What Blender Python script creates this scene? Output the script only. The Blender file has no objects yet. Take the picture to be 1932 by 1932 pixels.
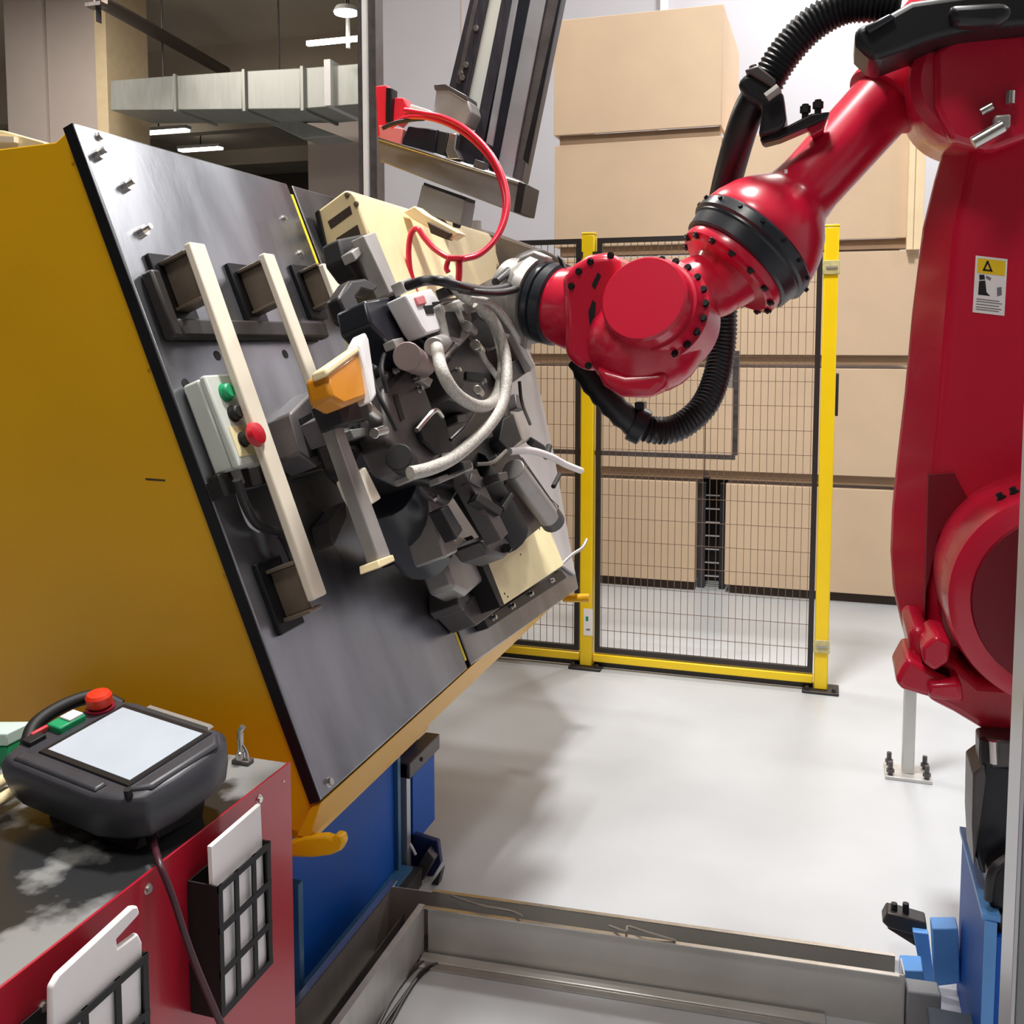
import bpy, bmesh, math, random
from mathutils import Vector, Matrix, Quaternion
random.seed(7)
V = Vector
S = bpy.context.scene
COL = S.collection

# ------------------------------------------------------------------ camera
F, PCX, PCY, EYE = 1890.0, 966.0, 794.0, 1.5
PITCH = math.atan(154 / F)
YAW = math.atan(604 / math.hypot(F, 154))
cam = bpy.data.cameras.new('camera')
cam.sensor_width = 36.0
cam.lens = 36.0 * F / 1932
cam.shift_y = -(966 - PCY) / 1932
cam.clip_start = 0.02
cam.clip_end = 200
co = bpy.data.objects.new('camera', cam)
COL.objects.link(co)
co.location = (0, 0, EYE)
co.rotation_euler = (math.pi / 2 - PITCH, 0, YAW)
S.camera = co

# ------------------------------------------------------------------ world, lamps, exposure
W = bpy.data.worlds.new('hall_air')
S.world = W
W.use_nodes = True
W.node_tree.nodes['Background'].inputs[0].default_value = (0.80, 0.86, 1.0, 1)
W.node_tree.nodes['Background'].inputs[1].default_value = 0.10
S.view_settings.view_transform = 'Standard'
S.view_settings.look = 'None'
S.view_settings.gamma = 1
S.view_settings.use_curve_mapping = False
S.view_settings.exposure = 0.0


def lamp(name, loc, size, power, color=(1, .96, .9), sy=None, target=None):
    d = bpy.data.lights.new(name, 'AREA')
    d.shape = 'RECTANGLE' if sy else 'SQUARE'
    d.size = size
    if sy:
        d.size_y = sy
    d.energy = power
    d.color = color
    o = bpy.data.objects.new(name, d)
    COL.objects.link(o)
    o.location = loc
    if target:
        o.rotation_euler = (V(target) - V(loc)).to_track_quat('-Z', 'Y').to_euler()
    return o


lamp('ceiling_or_fill_light', (0.2, 7.1, 5.7), 0.5, 118, (1, .985, .965))
lamp('ceiling_or_fill_light', (1.7, 7.1, 5.9), 2.4, 95, (1, .985, .965), .3)  # strip light added for reflections in the steel plates
lamp('ceiling_or_fill_light', (-0.6, 2.6, 6.0), 0.6, 345, (1, .985, .965))
lamp('ceiling_or_fill_light', (3.2, 3.4, 6.0), 0.8, 50, (1, .985, .965))
lamp('ceiling_or_fill_light', (-3.2, 5.0, 6.0), 0.8, 130, (1, .95, .88))
lamp('ceiling_or_fill_light', (-0.9, -0.7, 6.0), 1.0, 115, (1, .97, .93))  # fill light added behind the camera for the yellow panel
lamp('ceiling_or_fill_light', (-8.5, 9.0, 6.4), 1.0, 260, (1, .93, .83))  # fill light added to brighten the far hall


# ------------------------------------------------------------------ where a sight line meets a plane of the hall
_fw = V((-math.sin(YAW) * math.cos(PITCH), math.cos(YAW) * math.cos(PITCH), -math.sin(PITCH)))
_rt = V((math.cos(YAW), math.sin(YAW), 0))
_up = _rt.cross(_fw)
_C = V((0, 0, EYE))
# tilted table plane: u runs along +Y, v runs up the slope, n points out of the steel
PV = V((-.3714, 0, .9285)); PN = V((.9285, 0, .3714)); PU = V((0, 1, 0)); P0 = V((-.9, 1.638, .629))


def plane(x, y, n, p):
    d = _fw + _rt * ((x - PCX) / F) - _up * ((y - PCY) / F)
    n = V(n)
    return _C + d * ((V(p) - _C).dot(n) / d.dot(n))


def atX(x, y, v): return plane(x, y, (1, 0, 0), (v, 0, 0))
def atY(x, y, v): return plane(x, y, (0, 1, 0), (0, v, 0))
def atZ(x, y, v=0): return plane(x, y, (0, 0, 1), (0, 0, v))
def atP(x, y, w=0): return plane(x, y, PN, P0 + PN * w)
def AW(w): return lambda x, y: atP(x, y, w)
def UVW(u, v, w): return P0 + PU * u + PV * v + PN * w


# ------------------------------------------------------------------ materials
def lin(c):
    return tuple(((v / 255) / 12.92 if v / 255 <= .04045 else ((v / 255 + .055) / 1.055) ** 2.4) for v in c)


MATS = {}


def mat(name, rgb, rough=.5, metal=0, var=.08, scale=6, bump=0.0, bscale=80, stretch=None, coat=0, emit=0, rvar=.06, spec=.5):
    if name in MATS:
        return MATS[name]
    m = bpy.data.materials.new(name)
    MATS[name] = m
    m.use_nodes = True
    nt = m.node_tree
    N, L = nt.nodes, nt.links
    b = N['Principled BSDF']
    c = lin(rgb)
    tc = N.new('ShaderNodeTexCoord')
    mp = N.new('ShaderNodeMapping')
    if stretch:
        mp.inputs['Scale'].default_value = stretch
    L.new(tc.outputs['Object'], mp.inputs['Vector'])
    nz = N.new('ShaderNodeTexNoise')
    nz.inputs['Scale'].default_value = scale
    nz.inputs['Detail'].default_value = 5
    L.new(mp.outputs[0], nz.inputs['Vector'])
    cr = N.new('ShaderNodeValToRGB')
    e = cr.color_ramp.elements
    e[0].position = .3; e[1].position = .7
    e[0].color = tuple(max(0, v * (1 - var)) for v in c) + (1,)
    e[1].color = tuple(min(1, v * (1 + var)) for v in c) + (1,)
    L.new(nz.outputs['Fac'], cr.inputs[0])
    L.new(cr.outputs[0], b.inputs['Base Color'])
    mr = N.new('ShaderNodeMapRange')
    mr.inputs['To Min'].default_value = max(.02, rough - rvar)
    mr.inputs['To Max'].default_value = min(1, rough + rvar)
    L.new(nz.outputs['Fac'], mr.inputs['Value'])
    L.new(mr.outputs[0], b.inputs['Roughness'])
    b.inputs['Metallic'].default_value = metal
    b.inputs['Specular IOR Level'].default_value = spec
    b.inputs['Coat Weight'].default_value = coat
    b.inputs['Coat Roughness'].default_value = .12
    if bump:
        n2 = N.new('ShaderNodeTexNoise')
        n2.inputs['Scale'].default_value = bscale
        L.new(mp.outputs[0], n2.inputs['Vector'])
        bp = N.new('ShaderNodeBump')
        bp.inputs['Strength'].default_value = bump
        bp.inputs['Distance'].default_value = .004
        L.new(n2.outputs['Fac'], bp.inputs['Height'])
        L.new(bp.outputs[0], b.inputs['Normal'])
    if emit:
        b.inputs['Emission Color'].default_value = c + (1,)
        b.inputs['Emission Strength'].default_value = emit
    return m


M_floor = mat('polished_concrete', (180, 183, 186), .34, 0, .10, 1.3, .04, 30, rvar=.1)
M_wall = mat('painted_wall', (192, 191, 198), .7, 0, .03, 2)
M_ceil = mat('ceiling_paint', (226, 212, 194), .85, 0, .06, 1)
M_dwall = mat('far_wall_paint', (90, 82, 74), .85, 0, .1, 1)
M_column = mat('column_paint', (205, 192, 186), .7, 0, .03, 2)
M_duct = mat('galvanised_duct', (176, 178, 174), .5, .35, .08, 3, stretch=(6, 1, 1))
M_crate = mat('particle_board', (206, 181, 152), .65, 0, .035, 4, .05, 120)
M_crate2 = mat('pale_batten', (236, 214, 176), .6, 0, .05, 8)
M_gap = mat('crate_batten', (150, 124, 98), .7, 0, .08, 8)
M_skid = mat('dark_skid', (62, 48, 38), .7, 0, .1, 10)
M_yel = mat('yellow_post_paint', (250, 212, 8), .38, 0, .03, 8, coat=.2)
M_yelT = mat('ochre_yellow_paint', (226, 168, 6), .4, 0, .05, 3, .02, 60, coat=.15, rvar=.02)
M_blk = mat('black_frame_paint', (42, 38, 36), .45, 0, .08, 12)
M_wire = mat('mesh_wire', (122, 100, 82), .5, .2, .05, 12)
M_red = mat('robot_red_paint', (202, 24, 56), .27, 0, .015, 5, coat=.35, rvar=.01)
M_redC = mat('cabinet_red_paint', (176, 20, 44), .3, 0, .02, 5, coat=.3, rvar=.015)
M_ring = mat('dark_rubber_ring', (38, 42, 48), .3, 0, .1, 10)
M_hose = mat('black_hose_rubber', (24, 25, 29), .38, 0, .1, 14)
M_steel = mat('brushed_steel_plate', (148, 150, 156), .28, .92, .42, 3.0, .03, 60, stretch=(.5, 1.6, .5), rvar=.13)
M_steelD = mat('dark_plate_edge', (34, 34, 38), .4, .5, .08, 10)
M_bar = mat('cream_bar_paint', (238, 226, 206), .5, 0, .04, 9)
M_cream = mat('cream_fixture_paint', (238, 218, 172), .5, 0, .04, 9)
M_pale = mat('pale_yellow_sheet', (240, 228, 180), .5, 0, .06, 9)
M_box = mat('weathered_steel_box', (136, 122, 106), .42, .55, .12, 16)
M_dark = mat('dark_cast_iron', (34, 32, 34), .4, .3, .25, 22)
M_slate = mat('slate_alloy', (128, 128, 131), .45, .15, .08, 10)
M_mid = mat('mid_grey_casting', (88, 83, 83), .42, .35, .2, 18)
M_lgt = mat('light_grey_alloy', (168, 164, 160), .4, .45, .1, 16)
M_wht = mat('white_plastic', (232, 230, 230), .45, 0, .03, 12)
M_navy = mat('navy_black_housing', (22, 24, 34), .35, 0, .15, 16)
M_blue = mat('blue_base_paint', (2, 86, 182), .5, 0, .06, 5, spec=.3)
M_blueL = mat('light_blue_paint', (96, 158, 226), .45, 0, .08, 12)
M_stain = mat('stainless_sheet', (206, 205, 200), .36, .5, .08, 4, stretch=(1, 8, 1))
M_stainD = mat('tray_inside', (120, 116, 110), .5, .6, .15, 8)
M_alu = mat('aluminium_profile', (196, 198, 204), .34, .7, .06, 8)
M_aluD = mat('dark_profile_rail', (74, 72, 80), .36, .6, .2, 12, stretch=(6, 6, 1))
M_grey = mat('grey_post_paint', (150, 152, 154), .45, .1, .04, 8)
M_chrome = mat('bright_steel', (214, 212, 208), .25, .95, .05, 20)
M_rhose = mat('red_air_hose', (214, 34, 62), .3, 0, .06, 20, coat=.3)
M_braid = mat('braided_grey_hose', (196, 192, 184), .5, .15, .2, 160, .5, 400)
M_cable = mat('dark_cable', (30, 28, 30), .4, 0, .1, 30)
M_cableL = mat('pale_cable', (150, 144, 134), .5, 0, .1, 30)
M_pend = mat('pendant_plastic', (58, 58, 64), .42, 0, .08, 30, .03, 400)
M_pendD = mat('pendant_dark_bezel', (30, 30, 34), .35, 0, .08, 30)
M_estop = mat('emergency_red', (224, 52, 26), .4, 0, .03, 20)
M_green = mat('green_plastic', (20, 150, 96), .45, 0, .08, 20)
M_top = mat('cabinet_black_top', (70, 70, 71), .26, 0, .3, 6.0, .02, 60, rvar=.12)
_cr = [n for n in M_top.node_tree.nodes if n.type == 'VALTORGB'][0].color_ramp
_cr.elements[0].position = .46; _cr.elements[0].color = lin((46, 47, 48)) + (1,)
_cr.elements[1].position = .54; _cr.elements[1].color = lin((140, 140, 139)) + (1,)  # light grey patches paint the lamp glare together with its stain edges
M_paper = mat('white_paper', (244, 240, 240), .7, 0, .02, 20)
M_orange = mat('amber_cover', (206, 132, 20), .35, 0, .06, 10, coat=.2)
M_greybox = mat('pale_grey_enclosure', (206, 210, 202), .45, 0, .03, 12)
M_labelY = mat('label_yellow', (246, 206, 30), .5, 0, .02, 20)
M_ink = mat('label_ink', (24, 24, 24), .6, 0, .02, 20)
M_inkG = mat('label_grey_print', (120, 120, 124), .6, 0, .02, 20)
M_lampE = mat('lamp_glow', (255, 250, 236), .5, 0, 0, 5, emit=9)
M_screen = mat('pendant_screen', (176, 184, 194), .2, 0, .06, 9, emit=.2)
M_slot = mat('deep_black', (14, 12, 13), .6, 0, .05, 10)  # plain near-black for slots, holes and black parts
M_hook = M_yelT


# ------------------------------------------------------------------ mesh builder
class MB:
    def __init__(s):
        s.v = []; s.f = []

    def add(s, vs, fs):
        b = len(s.v)
        s.v += [V(p) for p in vs]
        s.f += [tuple(i + b for i in f) for f in fs]
        return s

    def hexa(s, a, b):
        """a, b: two matching quads"""
        return s.loft([list(a), list(b)])

    def loft(s, rings, cap=True, closed=True):
        n = len(rings[0]); vs = [p for r in rings for p in r]; fs = []
        for k in range(len(rings) - 1):
            for i in range(n if closed else n - 1):
                j = (i + 1) % n
                fs.append((k * n + i, k * n + j, (k + 1) * n + j, (k + 1) * n + i))
        if cap:
            fs.append(tuple(range(n - 1, -1, -1)))
            fs.append(tuple((len(rings) - 1) * n + i for i in range(n)))
        return s.add(vs, fs)

    def prism(s, pts, vec):
        vec = V(vec)
        return s.loft([[V(p) for p in pts], [V(p) + vec for p in pts]])

    def box(s, c, size, ax=None):
        c = V(c); ax = ax or (V((1, 0, 0)), V((0, 1, 0)), V((0, 0, 1)))
        h = [ax[i] * (size[i] / 2) for i in range(3)]
        q = [c - h[0] - h[1], c + h[0] - h[1], c + h[0] + h[1], c - h[0] + h[1]]
        return s.loft([[p - h[2] for p in q], [p + h[2] for p in q]])

    def bb(s, a, b):
        a, b = V(a), V(b)
        return s.box((a + b) / 2, [abs(b[i] - a[i]) for i in range(3)])

    def lathe(s, p0, axis, prof, n=28):
        p0 = V(p0); axis = V(axis).normalized()
        q = axis.to_track_quat('Z', 'Y')
        rings = [[p0 + axis * t + q @ V((math.cos(2 * math.pi * i / n) * r, math.sin(2 * math.pi * i / n) * r, 0)) for i in range(n)] for t, r in prof]
        return s.loft(rings)

    def cyl(s, p0, p1, r, r1=None, n=20):
        p0, p1 = V(p0), V(p1)
        return s.lathe(p0, p1 - p0, [(0, r), ((p1 - p0).length, r if r1 is None else r1)], n)

    def tube(s, pts, r, n=10, smooth=8, rib=None):
        pts = [V(p) for p in pts]
        if smooth and len(pts) > 2:
            pts = spline(pts, smooth)
        if rib:
            pts = resample(pts, rib / 2)
        T = []
        for i in range(len(pts)):
            T.append((pts[min(i + 1, len(pts) - 1)] - pts[max(i - 1, 0)]).normalized())
        nrm = T[0].orthogonal().normalized()
        rings = []
        for i, p in enumerate(pts):
            if i:
                nrm = T[i - 1].rotation_difference(T[i]) @ nrm
            bi = T[i].cross(nrm)
            rr = r(i / (len(pts) - 1)) if callable(r) else r
            if rib:
                rr *= 1.0 if i % 2 else .88
            rings.append([p + (nrm * math.cos(2 * math.pi * k / n) + bi * math.sin(2 * math.pi * k / n)) * rr for k in range(n)])
        return s.loft(rings)

    def ell(s, c, rx, ry, rz, ax=None, n=24, m=14):
        c = V(c); ax = ax or (V((1, 0, 0)), V((0, 1, 0)), V((0, 0, 1)))
        rings = []
        for k in range(1, m):
            t = math.pi * k / m
            rings.append([c + ax[0] * (rx * math.sin(t) * math.cos(2 * math.pi * i / n)) + ax[1] * (ry * math.sin(t) * math.sin(2 * math.pi * i / n)) - ax[2] * (rz * math.cos(t)) for i in range(n)])
        return s.loft(rings)

    def slab(s, px, at, vec):
        return s.prism([at(x, y) for x, y in px], vec)


def spline(P, k):
    out = []
    for i in range(len(P) - 1):
        a = P[i - 1] if i else P[0] * 2 - P[1]
        b, c = P[i], P[i + 1]
        d = P[i + 2] if i + 2 < len(P) else P[-1] * 2 - P[-2]
        for j in range(k):
            t = j / k
            out.append(.5 * ((2 * b) + (c - a) * t + (2 * a - 5 * b + 4 * c - d) * t * t + (3 * b - a - 3 * c + d) * t ** 3))
    out.append(P[-1])
    return out


def resample(P, step):
    L = [0]
    for a, b in zip(P, P[1:]):
        L.append(L[-1] + (b - a).length)
    n = max(4, int(L[-1] / step)); out = []; j = 0
    for i in range(n + 1):
        t = L[-1] * i / n
        while j < len(P) - 2 and L[j + 1] < t:
            j += 1
        f = (t - L[j]) / max(1e-9, L[j + 1] - L[j])
        out.append(P[j].lerp(P[j + 1], min(1, max(0, f))))
    return out


WL = {}


def root(o):
    return WL.get(o.name, V((0, 0, 0)))


def tag(o, label=None, cat=None, group=None, kind=None):
    if label: o['label'] = label
    if cat: o['category'] = cat
    if group: o['group'] = group
    if kind: o['kind'] = kind
    return o


def thing(name, label, cat, loc, group=None):
    o = bpy.data.objects.new(name, None)
    o.empty_display_size = .05
    COL.objects.link(o)
    o.location = V(loc)
    WL[o.name] = V(loc)
    return tag(o, label, cat, group)


def obj(name, mb, material, parent=None, bev=0.0, seg=2, ang=32, label=None, kind=None, org=None):
    me = bpy.data.meshes.new(name)
    if org is None:
        if parent is None:
            lo = V([min(p[i] for p in mb.v) for i in range(3)]); hi = V([max(p[i] for p in mb.v) for i in range(3)])
            org = V(((lo.x + hi.x) / 2, (lo.y + hi.y) / 2, lo.z))
        else:
            org = root(parent)
    me.from_pydata([p - org for p in mb.v], [], mb.f)
    bm = bmesh.new(); bm.from_mesh(me)
    bmesh.ops.recalc_face_normals(bm, faces=bm.faces)
    bm.to_mesh(me); bm.free()
    me.polygons.foreach_set('use_smooth', [True] * len(me.polygons))
    me.set_sharp_from_angle(angle=math.radians(ang))
    me.materials.append(material)
    o = bpy.data.objects.new(name, me)
    COL.objects.link(o)
    if parent is not None:
        o.parent = parent
        o.location = org - root(parent)
    else:
        o.location = org
    WL[o.name] = V(org)
    if bev:
        md = o.modifiers.new('edge', 'BEVEL')
        md.width = bev; md.segments = seg; md.limit_method = 'ANGLE'; md.angle_limit = math.radians(40)
        md.harden_normals = False
    return tag(o, label, None, None, kind)


def struct(name, mb, m, **k):
    return obj(name, mb, m, kind='structure', **k)


def copies(name, mb0, m, parent, places, bev=0):
    """one small part repeated: shared mesh, own objects. places: (loc, axis)"""
    first = None; out = []
    for loc, ax in places:
        q = V(ax).to_track_quat('Z', 'Y')
        if first is None:
            first = o = obj(name, mb0, m, parent, org=V((0, 0, 0)), bev=bev)
        else:
            o = first.copy(); COL.objects.link(o)
        o.parent = parent
        o.location = V(loc) - root(parent)
        o.rotation_mode = 'QUATERNION'; o.rotation_quaternion = q
        out.append(o)
    return out


def bolt_mb(r=.006, h=.006, n=6):
    return MB().lathe((0, 0, -h * .2), (0, 0, 1), [(0, r * 1.35), (h * .3, r * 1.35), (h * .32, r), (h * 1.2, r * .92)], n if n > 6 else 8)


# ================================================================== SETTING
struct('floor', MB().bb((-20, -5, -.2), (6, 28, 0)), M_floor)
struct('ceiling', MB().bb((-20, -5, 6.6), (6, 28, 6.8)), M_ceil)
struct('wall_back', MB().bb((-4.06, 8.6, 0), (6, 8.95, 6.6)), M_wall)
struct('wall_right', MB().bb((5.8, -5, 0), (6, 8.6, 6.6)), M_wall)
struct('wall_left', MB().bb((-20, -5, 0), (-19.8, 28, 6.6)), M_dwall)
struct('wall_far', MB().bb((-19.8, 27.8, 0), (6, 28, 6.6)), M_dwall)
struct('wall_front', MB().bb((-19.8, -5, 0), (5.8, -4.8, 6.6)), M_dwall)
p = atY(1254, 5, 8.6)
struct('trim_1', MB().bb((p.x - .03, 8.56, 0), (p.x + .03, 8.6, 6.6)), M_wht)
p = atY(873, 100, 8.6)
struct('trim_2', MB().bb((p.x - .006, 8.592, 0), (p.x + .006, 8.6, 6.6)), M_column)
# beams under the ceiling of the far hall
for i, (yb, zb) in enumerate(((15.5, 5.55), (20.0, 6.2), (24.0, 6.2))):
    struct('trim_%d' % (3 + i), MB().bb((-19.8, yb, zb), (-4.0, yb + .35, 6.6)), M_ceil)

# columns of the far hall
t = thing('hall_column', 'broad lilac grey column behind the yellow table, with a dark joint', 'column', atY(110, 640, 12) * 1 - V((0, 0, atY(110, 640, 12).z)))
obj('shaft', MB().bb((atY(14, 200, 12).x, 12, 0), (atY(84, 200, 12).x, 12.9, 6.6)), M_column, t)
obj('shaft', MB().bb((atY(88, 200, 12).x, 12.05, 0), (atY(180, 200, 12).x, 12.9, 6.6)), M_column, t)
obj('corner_strip', MB().bb((atY(183, 200, 12).x, 12.0, 0), (atY(204, 200, 12).x, 12.9, 6.6)), M_crate2, t)
obj('joint', MB().bb((atY(82, 200, 12).x, 12.1, 0), (atY(90, 200, 12).x, 12.8, 6.6)), M_slot, t)
x0, x1 = atY(580, 300, 14).x, atY(690, 300, 14).x
t = thing('hall_column', 'plain beige column under the air duct, left of the aluminium post', 'column', ((x0 + x1) / 2, 14.4, 0))
zc_ = atY(600, 222, 14).z
obj('shaft', MB().bb((x0, 14, 0), (x1, 14.8, zc_)), M_column, t, bev=.02)
obj('capital', MB().bb((x0 - .06, 13.95, zc_), (x1 + .06, 14.85, zc_ + .12)), M_ceil, t, bev=.01)

# air duct across the hall
t = thing('air_duct', 'galvanised rectangular air duct crossing the hall below the ceiling', 'duct', (-8, 12, 4.4))
dz = [(205, 152, 208), (330, 143, 207), (460, 134, 206), (570, 128, 205), (690, 119, 196)]
for i in range(4):
    a0, a1 = atY(dz[i][0] + 3, dz[i][1], 11.8), atY(dz[i][0] + 3, dz[i][2], 11.8)
    b0, b1 = atY(dz[i + 1][0] - 3, dz[i + 1][1], 11.8), atY(dz[i + 1][0] - 3, dz[i + 1][2], 11.8)
    obj('duct_section', MB().prism([a0, b0, b1, a1], (0, .9, 0)), M_duct, t, bev=.01)
for px in (330, 460, 570):
    i = [q[0] for q in dz].index(px)
    a, b = atY(px, dz[i][1] - 3, 11.77), atY(px, dz[i][2] + 4, 11.77)
    obj('flange', MB().bb((a.x - .02, 11.75, b.z), (a.x + .02, 12.72, a.z)), M_duct, t)
a, b = atY(619, 113, 11.75), atY(619, 200, 11.75)
obj('flange', MB().bb((a.x - .045, 11.72, b.z), (a.x + .045, 12.74, a.z)), M_wht, t, label='white joint flange')
for px in (300, 520):
    a = atY(px, 150, 12.2)
    obj('hanger_rod', MB().cyl((a.x, 12.3, 5.0), (a.x, 12.3, 6.6), .012, n=8), M_mid, t)
# lower slanted branch under it
t = thing('branch_duct', 'grey duct branch sloping under the main air duct', 'duct', (-7, 12.6, 4.2))
obj('duct_section', MB().slab([(440, 200), (490, 200), (640, 256), (570, 262)], lambda x, y: atY(x, y, 12.6), (0, .5, 0)), M_duct, t, bev=.01)

# pipe run slanting along the ceiling
a, b = atY(190, 2, 10.5), atY(425, 135, 15)
obj('ceiling_pipe', MB().tube([a, b], .09, 12, 0), mat('pipe_brown', (104, 92, 84), .6), ang=40)
tag(bpy.data.objects['ceiling_pipe'], 'brown grey pipe slanting along the hall ceiling above the duct', 'pipe')
t = thing('pipe_hanger', 'grey upright hanger at the head of the slanting pipe', 'bracket', atY(185, 30, 10.5))
obj('rod', MB().bb(atY(178, -40, 10.4), atY(192, 45, 10.5)), M_mid, t)
obj('clip', MB().bb(atY(160, 5, 10.35), atY(205, 16, 10.5)), M_mid, t)

# hanging lamp, glare tube, strip lights
c = atY(653, 18, 11)
t = thing('hanging_lamp', 'glowing round high bay lamp hanging left of the aluminium post', 'lamp', c)
obj('shade', MB().lathe(c + V((0, 0, .06)), (0, 0, -1), [(0, .03), (.03, .12), (.07, .145), (.09, .15)], 24), M_wht, t)
obj('lens', MB().lathe(c + V((0, 0, -.03)), (0, 0, -1), [(0, .145), (.02, .14), (.03, .11)], 24), M_lampE, t, label='glowing lens')
obj('cord', MB().tube([c + V((0, 0, .06)), V((c.x, c.y, 6.6))], .012, 8, 0), M_cable, t)
c = atY(628, 76, 11.3)
t = thing('glare_tube', 'glowing tube and white stem for overexposed reflections under the round lamp', 'lamp', c)  # glowing bar and stem shaped after overexposed reflections
obj('tube', MB().bb((atY(577, 76, 11.3).x, 11.3, c.z - .03), (atY(690, 76, 11.3).x, 11.36, c.z + .03)), M_lampE, t, bev=.01, label='glowing tube')
obj('stem', MB().bb(atY(652, 22, 11.37), atY(661, 92, 11.42)), M_wht, t)
obj('hanger', MB().bb(atY(655, -140, 11.38), atY(658, 22, 11.41)), M_cable, t)
for i, (xa, xb, yy, lab) in enumerate(((240, 348, 250, 'glowing ceiling strip light far off, topmost of the three over the steel plate'),
                                      (336, 412, 281, 'glowing ceiling strip light far off, middle of the three over the steel plate'),
                                      (402, 472, 299, 'glowing ceiling strip light far off, lowest of the three over the steel plate'))):
    yy2 = 19 + i * 2.6
    a, b = atY(xa, yy + 4, yy2), atY(xb, yy - 4, yy2)
    t = thing('strip_light', lab, 'lamp', ((a.x + b.x) / 2, yy2, a.z), 'strip lights of the far hall')
    obj('diffuser', MB().bb((a.x, yy2, a.z), (b.x, yy2 + .2, a.z + .05)), M_lampE, t)
    obj('housing', MB().bb((a.x - .03, yy2 - .01, a.z + .05), (b.x + .03, yy2 + .21, a.z + .12)), M_wht, t)
    obj('hanger', MB().bb(((a.x + b.x) / 2 - .01, yy2 + .1, a.z + .12), ((a.x + b.x) / 2 + .01, yy2 + .12, 6.6)), M_cable, t)

# a pale thing behind the yellow table at the left rim
t = thing('cream_panel', 'cream sheet edge lying behind the top of the yellow table', 'panel', atY(30, 270, 2.2))
obj('sheet', MB().slab([(-120, 235), (5, 246), (84, 268), (84, 285), (-120, 300)], lambda x, y: atY(x, y, 2.6), (0, .04, 0)), M_cream, t, bev=.004)
obj('fold', MB().slab([(-120, 247), (26, 258), (26, 268), (-120, 262)], lambda x, y: atY(x, y, 2.58), (0, .02, 0)), M_bar, t)
obj('leg', MB().bb((-2.3, 2.62, 0), (-2.24, 2.66, 1.95)), M_bar, t)

# ================================================================== CRATES
YB = 5.93
rowz = [(0.0, .655), (.675, 1.335), (1.355, 1.985), (2.0, 2.66), (2.715, 3.385)]


def crate(x0, x1, z0, z1, y, depth, label, skid=False, batten=True):
    t = thing('crate', label, 'crate', ((x0 + x1) / 2, y + depth / 2, z0), 'stacked particle board crates')
    lo = z0 + (.055 if batten or skid else 0)
    obj('front_panel', MB().bb((x0, y, lo), (x1, y + .018, z1)), M_crate, t, bev=.003)
    obj('side_panel', MB().bb((x1 - .018, y + .0185, lo), (x1, y + depth, z1)), M_crate, t)
    obj('side_panel', MB().bb((x0, y + .0185, lo), (x0 + .018, y + depth, z1)), M_crate, t)
    obj('lid', MB().bb((x0 + .0185, y + .0185, z1 - .02), (x1 - .0185, y + depth, z1)), M_crate, t)
    obj('batten', MB().bb((x0 + .03, y + .03, z0), (x1 - .01, y + .11, lo)), M_skid if skid else M_gap, t)
    obj('batten', MB().bb((x0 + .03, y + depth - .12, z0), (x1 - .01, y + depth - .04, lo)), M_skid if skid else M_gap, t)
    return t


D = 1.0
xa, xm, xb = -1.62, -.632, .47
crate(-1.98, -.747, *rowz[0], YB, D, 'bottom tan crate behind the fence, left of the dark gap', True)
crate(-.572, xb, *rowz[0], YB, D, 'bottom tan crate behind the fence, right of the dark gap', True)
crate(-1.98, -.70, *rowz[1], YB, D, 'tan crate in the second row from the floor, left one')
crate(-.695, xb, *rowz[1], YB, D, 'tan crate in the second row from the floor, right one')
crate(-1.98, -.64, *rowz[2], YB, D, 'tan crate in the third row from the floor, behind the red wrist')
crate(-.635, xb - .03, *rowz[2], YB, D, 'tan crate in the third row from the floor, right of the yellow post')
crate(xa, xm, *rowz[3], YB, D, 'tan crate in the fourth row, under the topmost crate')
crate(xa, xm, rowz[4][0] - .055, rowz[4][1], YB - .02, D + .04, 'topmost tan crate of the tall left stack')
crate(xm + .01, .39, *rowz[3], YB + .02, D - .1, 'tan crate behind the red forearm, top of the right stack')
p0, p1 = atY(1717, 250, YB - .04), atY(1741, 476, YB - .04)
t = thing('batten_post', 'pale upright batten at the right end of the top right crate', 'batten', ((p0.x + p1.x) / 2, YB, rowz[2][1]))
obj('board', MB().bb((p0.x, YB - .04, rowz[2][1]), (p1.x, YB + .016, 2.74)), M_crate2, t, bev=.002)
obj('edge_board', MB().bb((p0.x, YB - .06, rowz[2][1]), (p0.x + .03, YB - .0405, 2.7)), M_crate2, t)
# thing in the dark gap
t = thing('dark_rack', 'dark upright rack standing in the gap between bottom crates', 'rack', (-.66, YB + .25, 0))
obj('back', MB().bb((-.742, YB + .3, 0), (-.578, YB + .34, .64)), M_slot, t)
obj('upright', MB().bb((-.742, YB + .1, 0), (-.70, YB + .14, .64)), M_aluD, t)
obj('upright', MB().bb((-.615, YB + .1, 0), (-.58, YB + .14, .64)), M_navy, t)
for k in range(7):
    obj('rung', MB().bb((-.70, YB + .11, .07 + k * .082), (-.615, YB + .125, .077 + k * .082)), M_alu, t)

# ================================================================== FENCE
YF = 4.39


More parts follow.
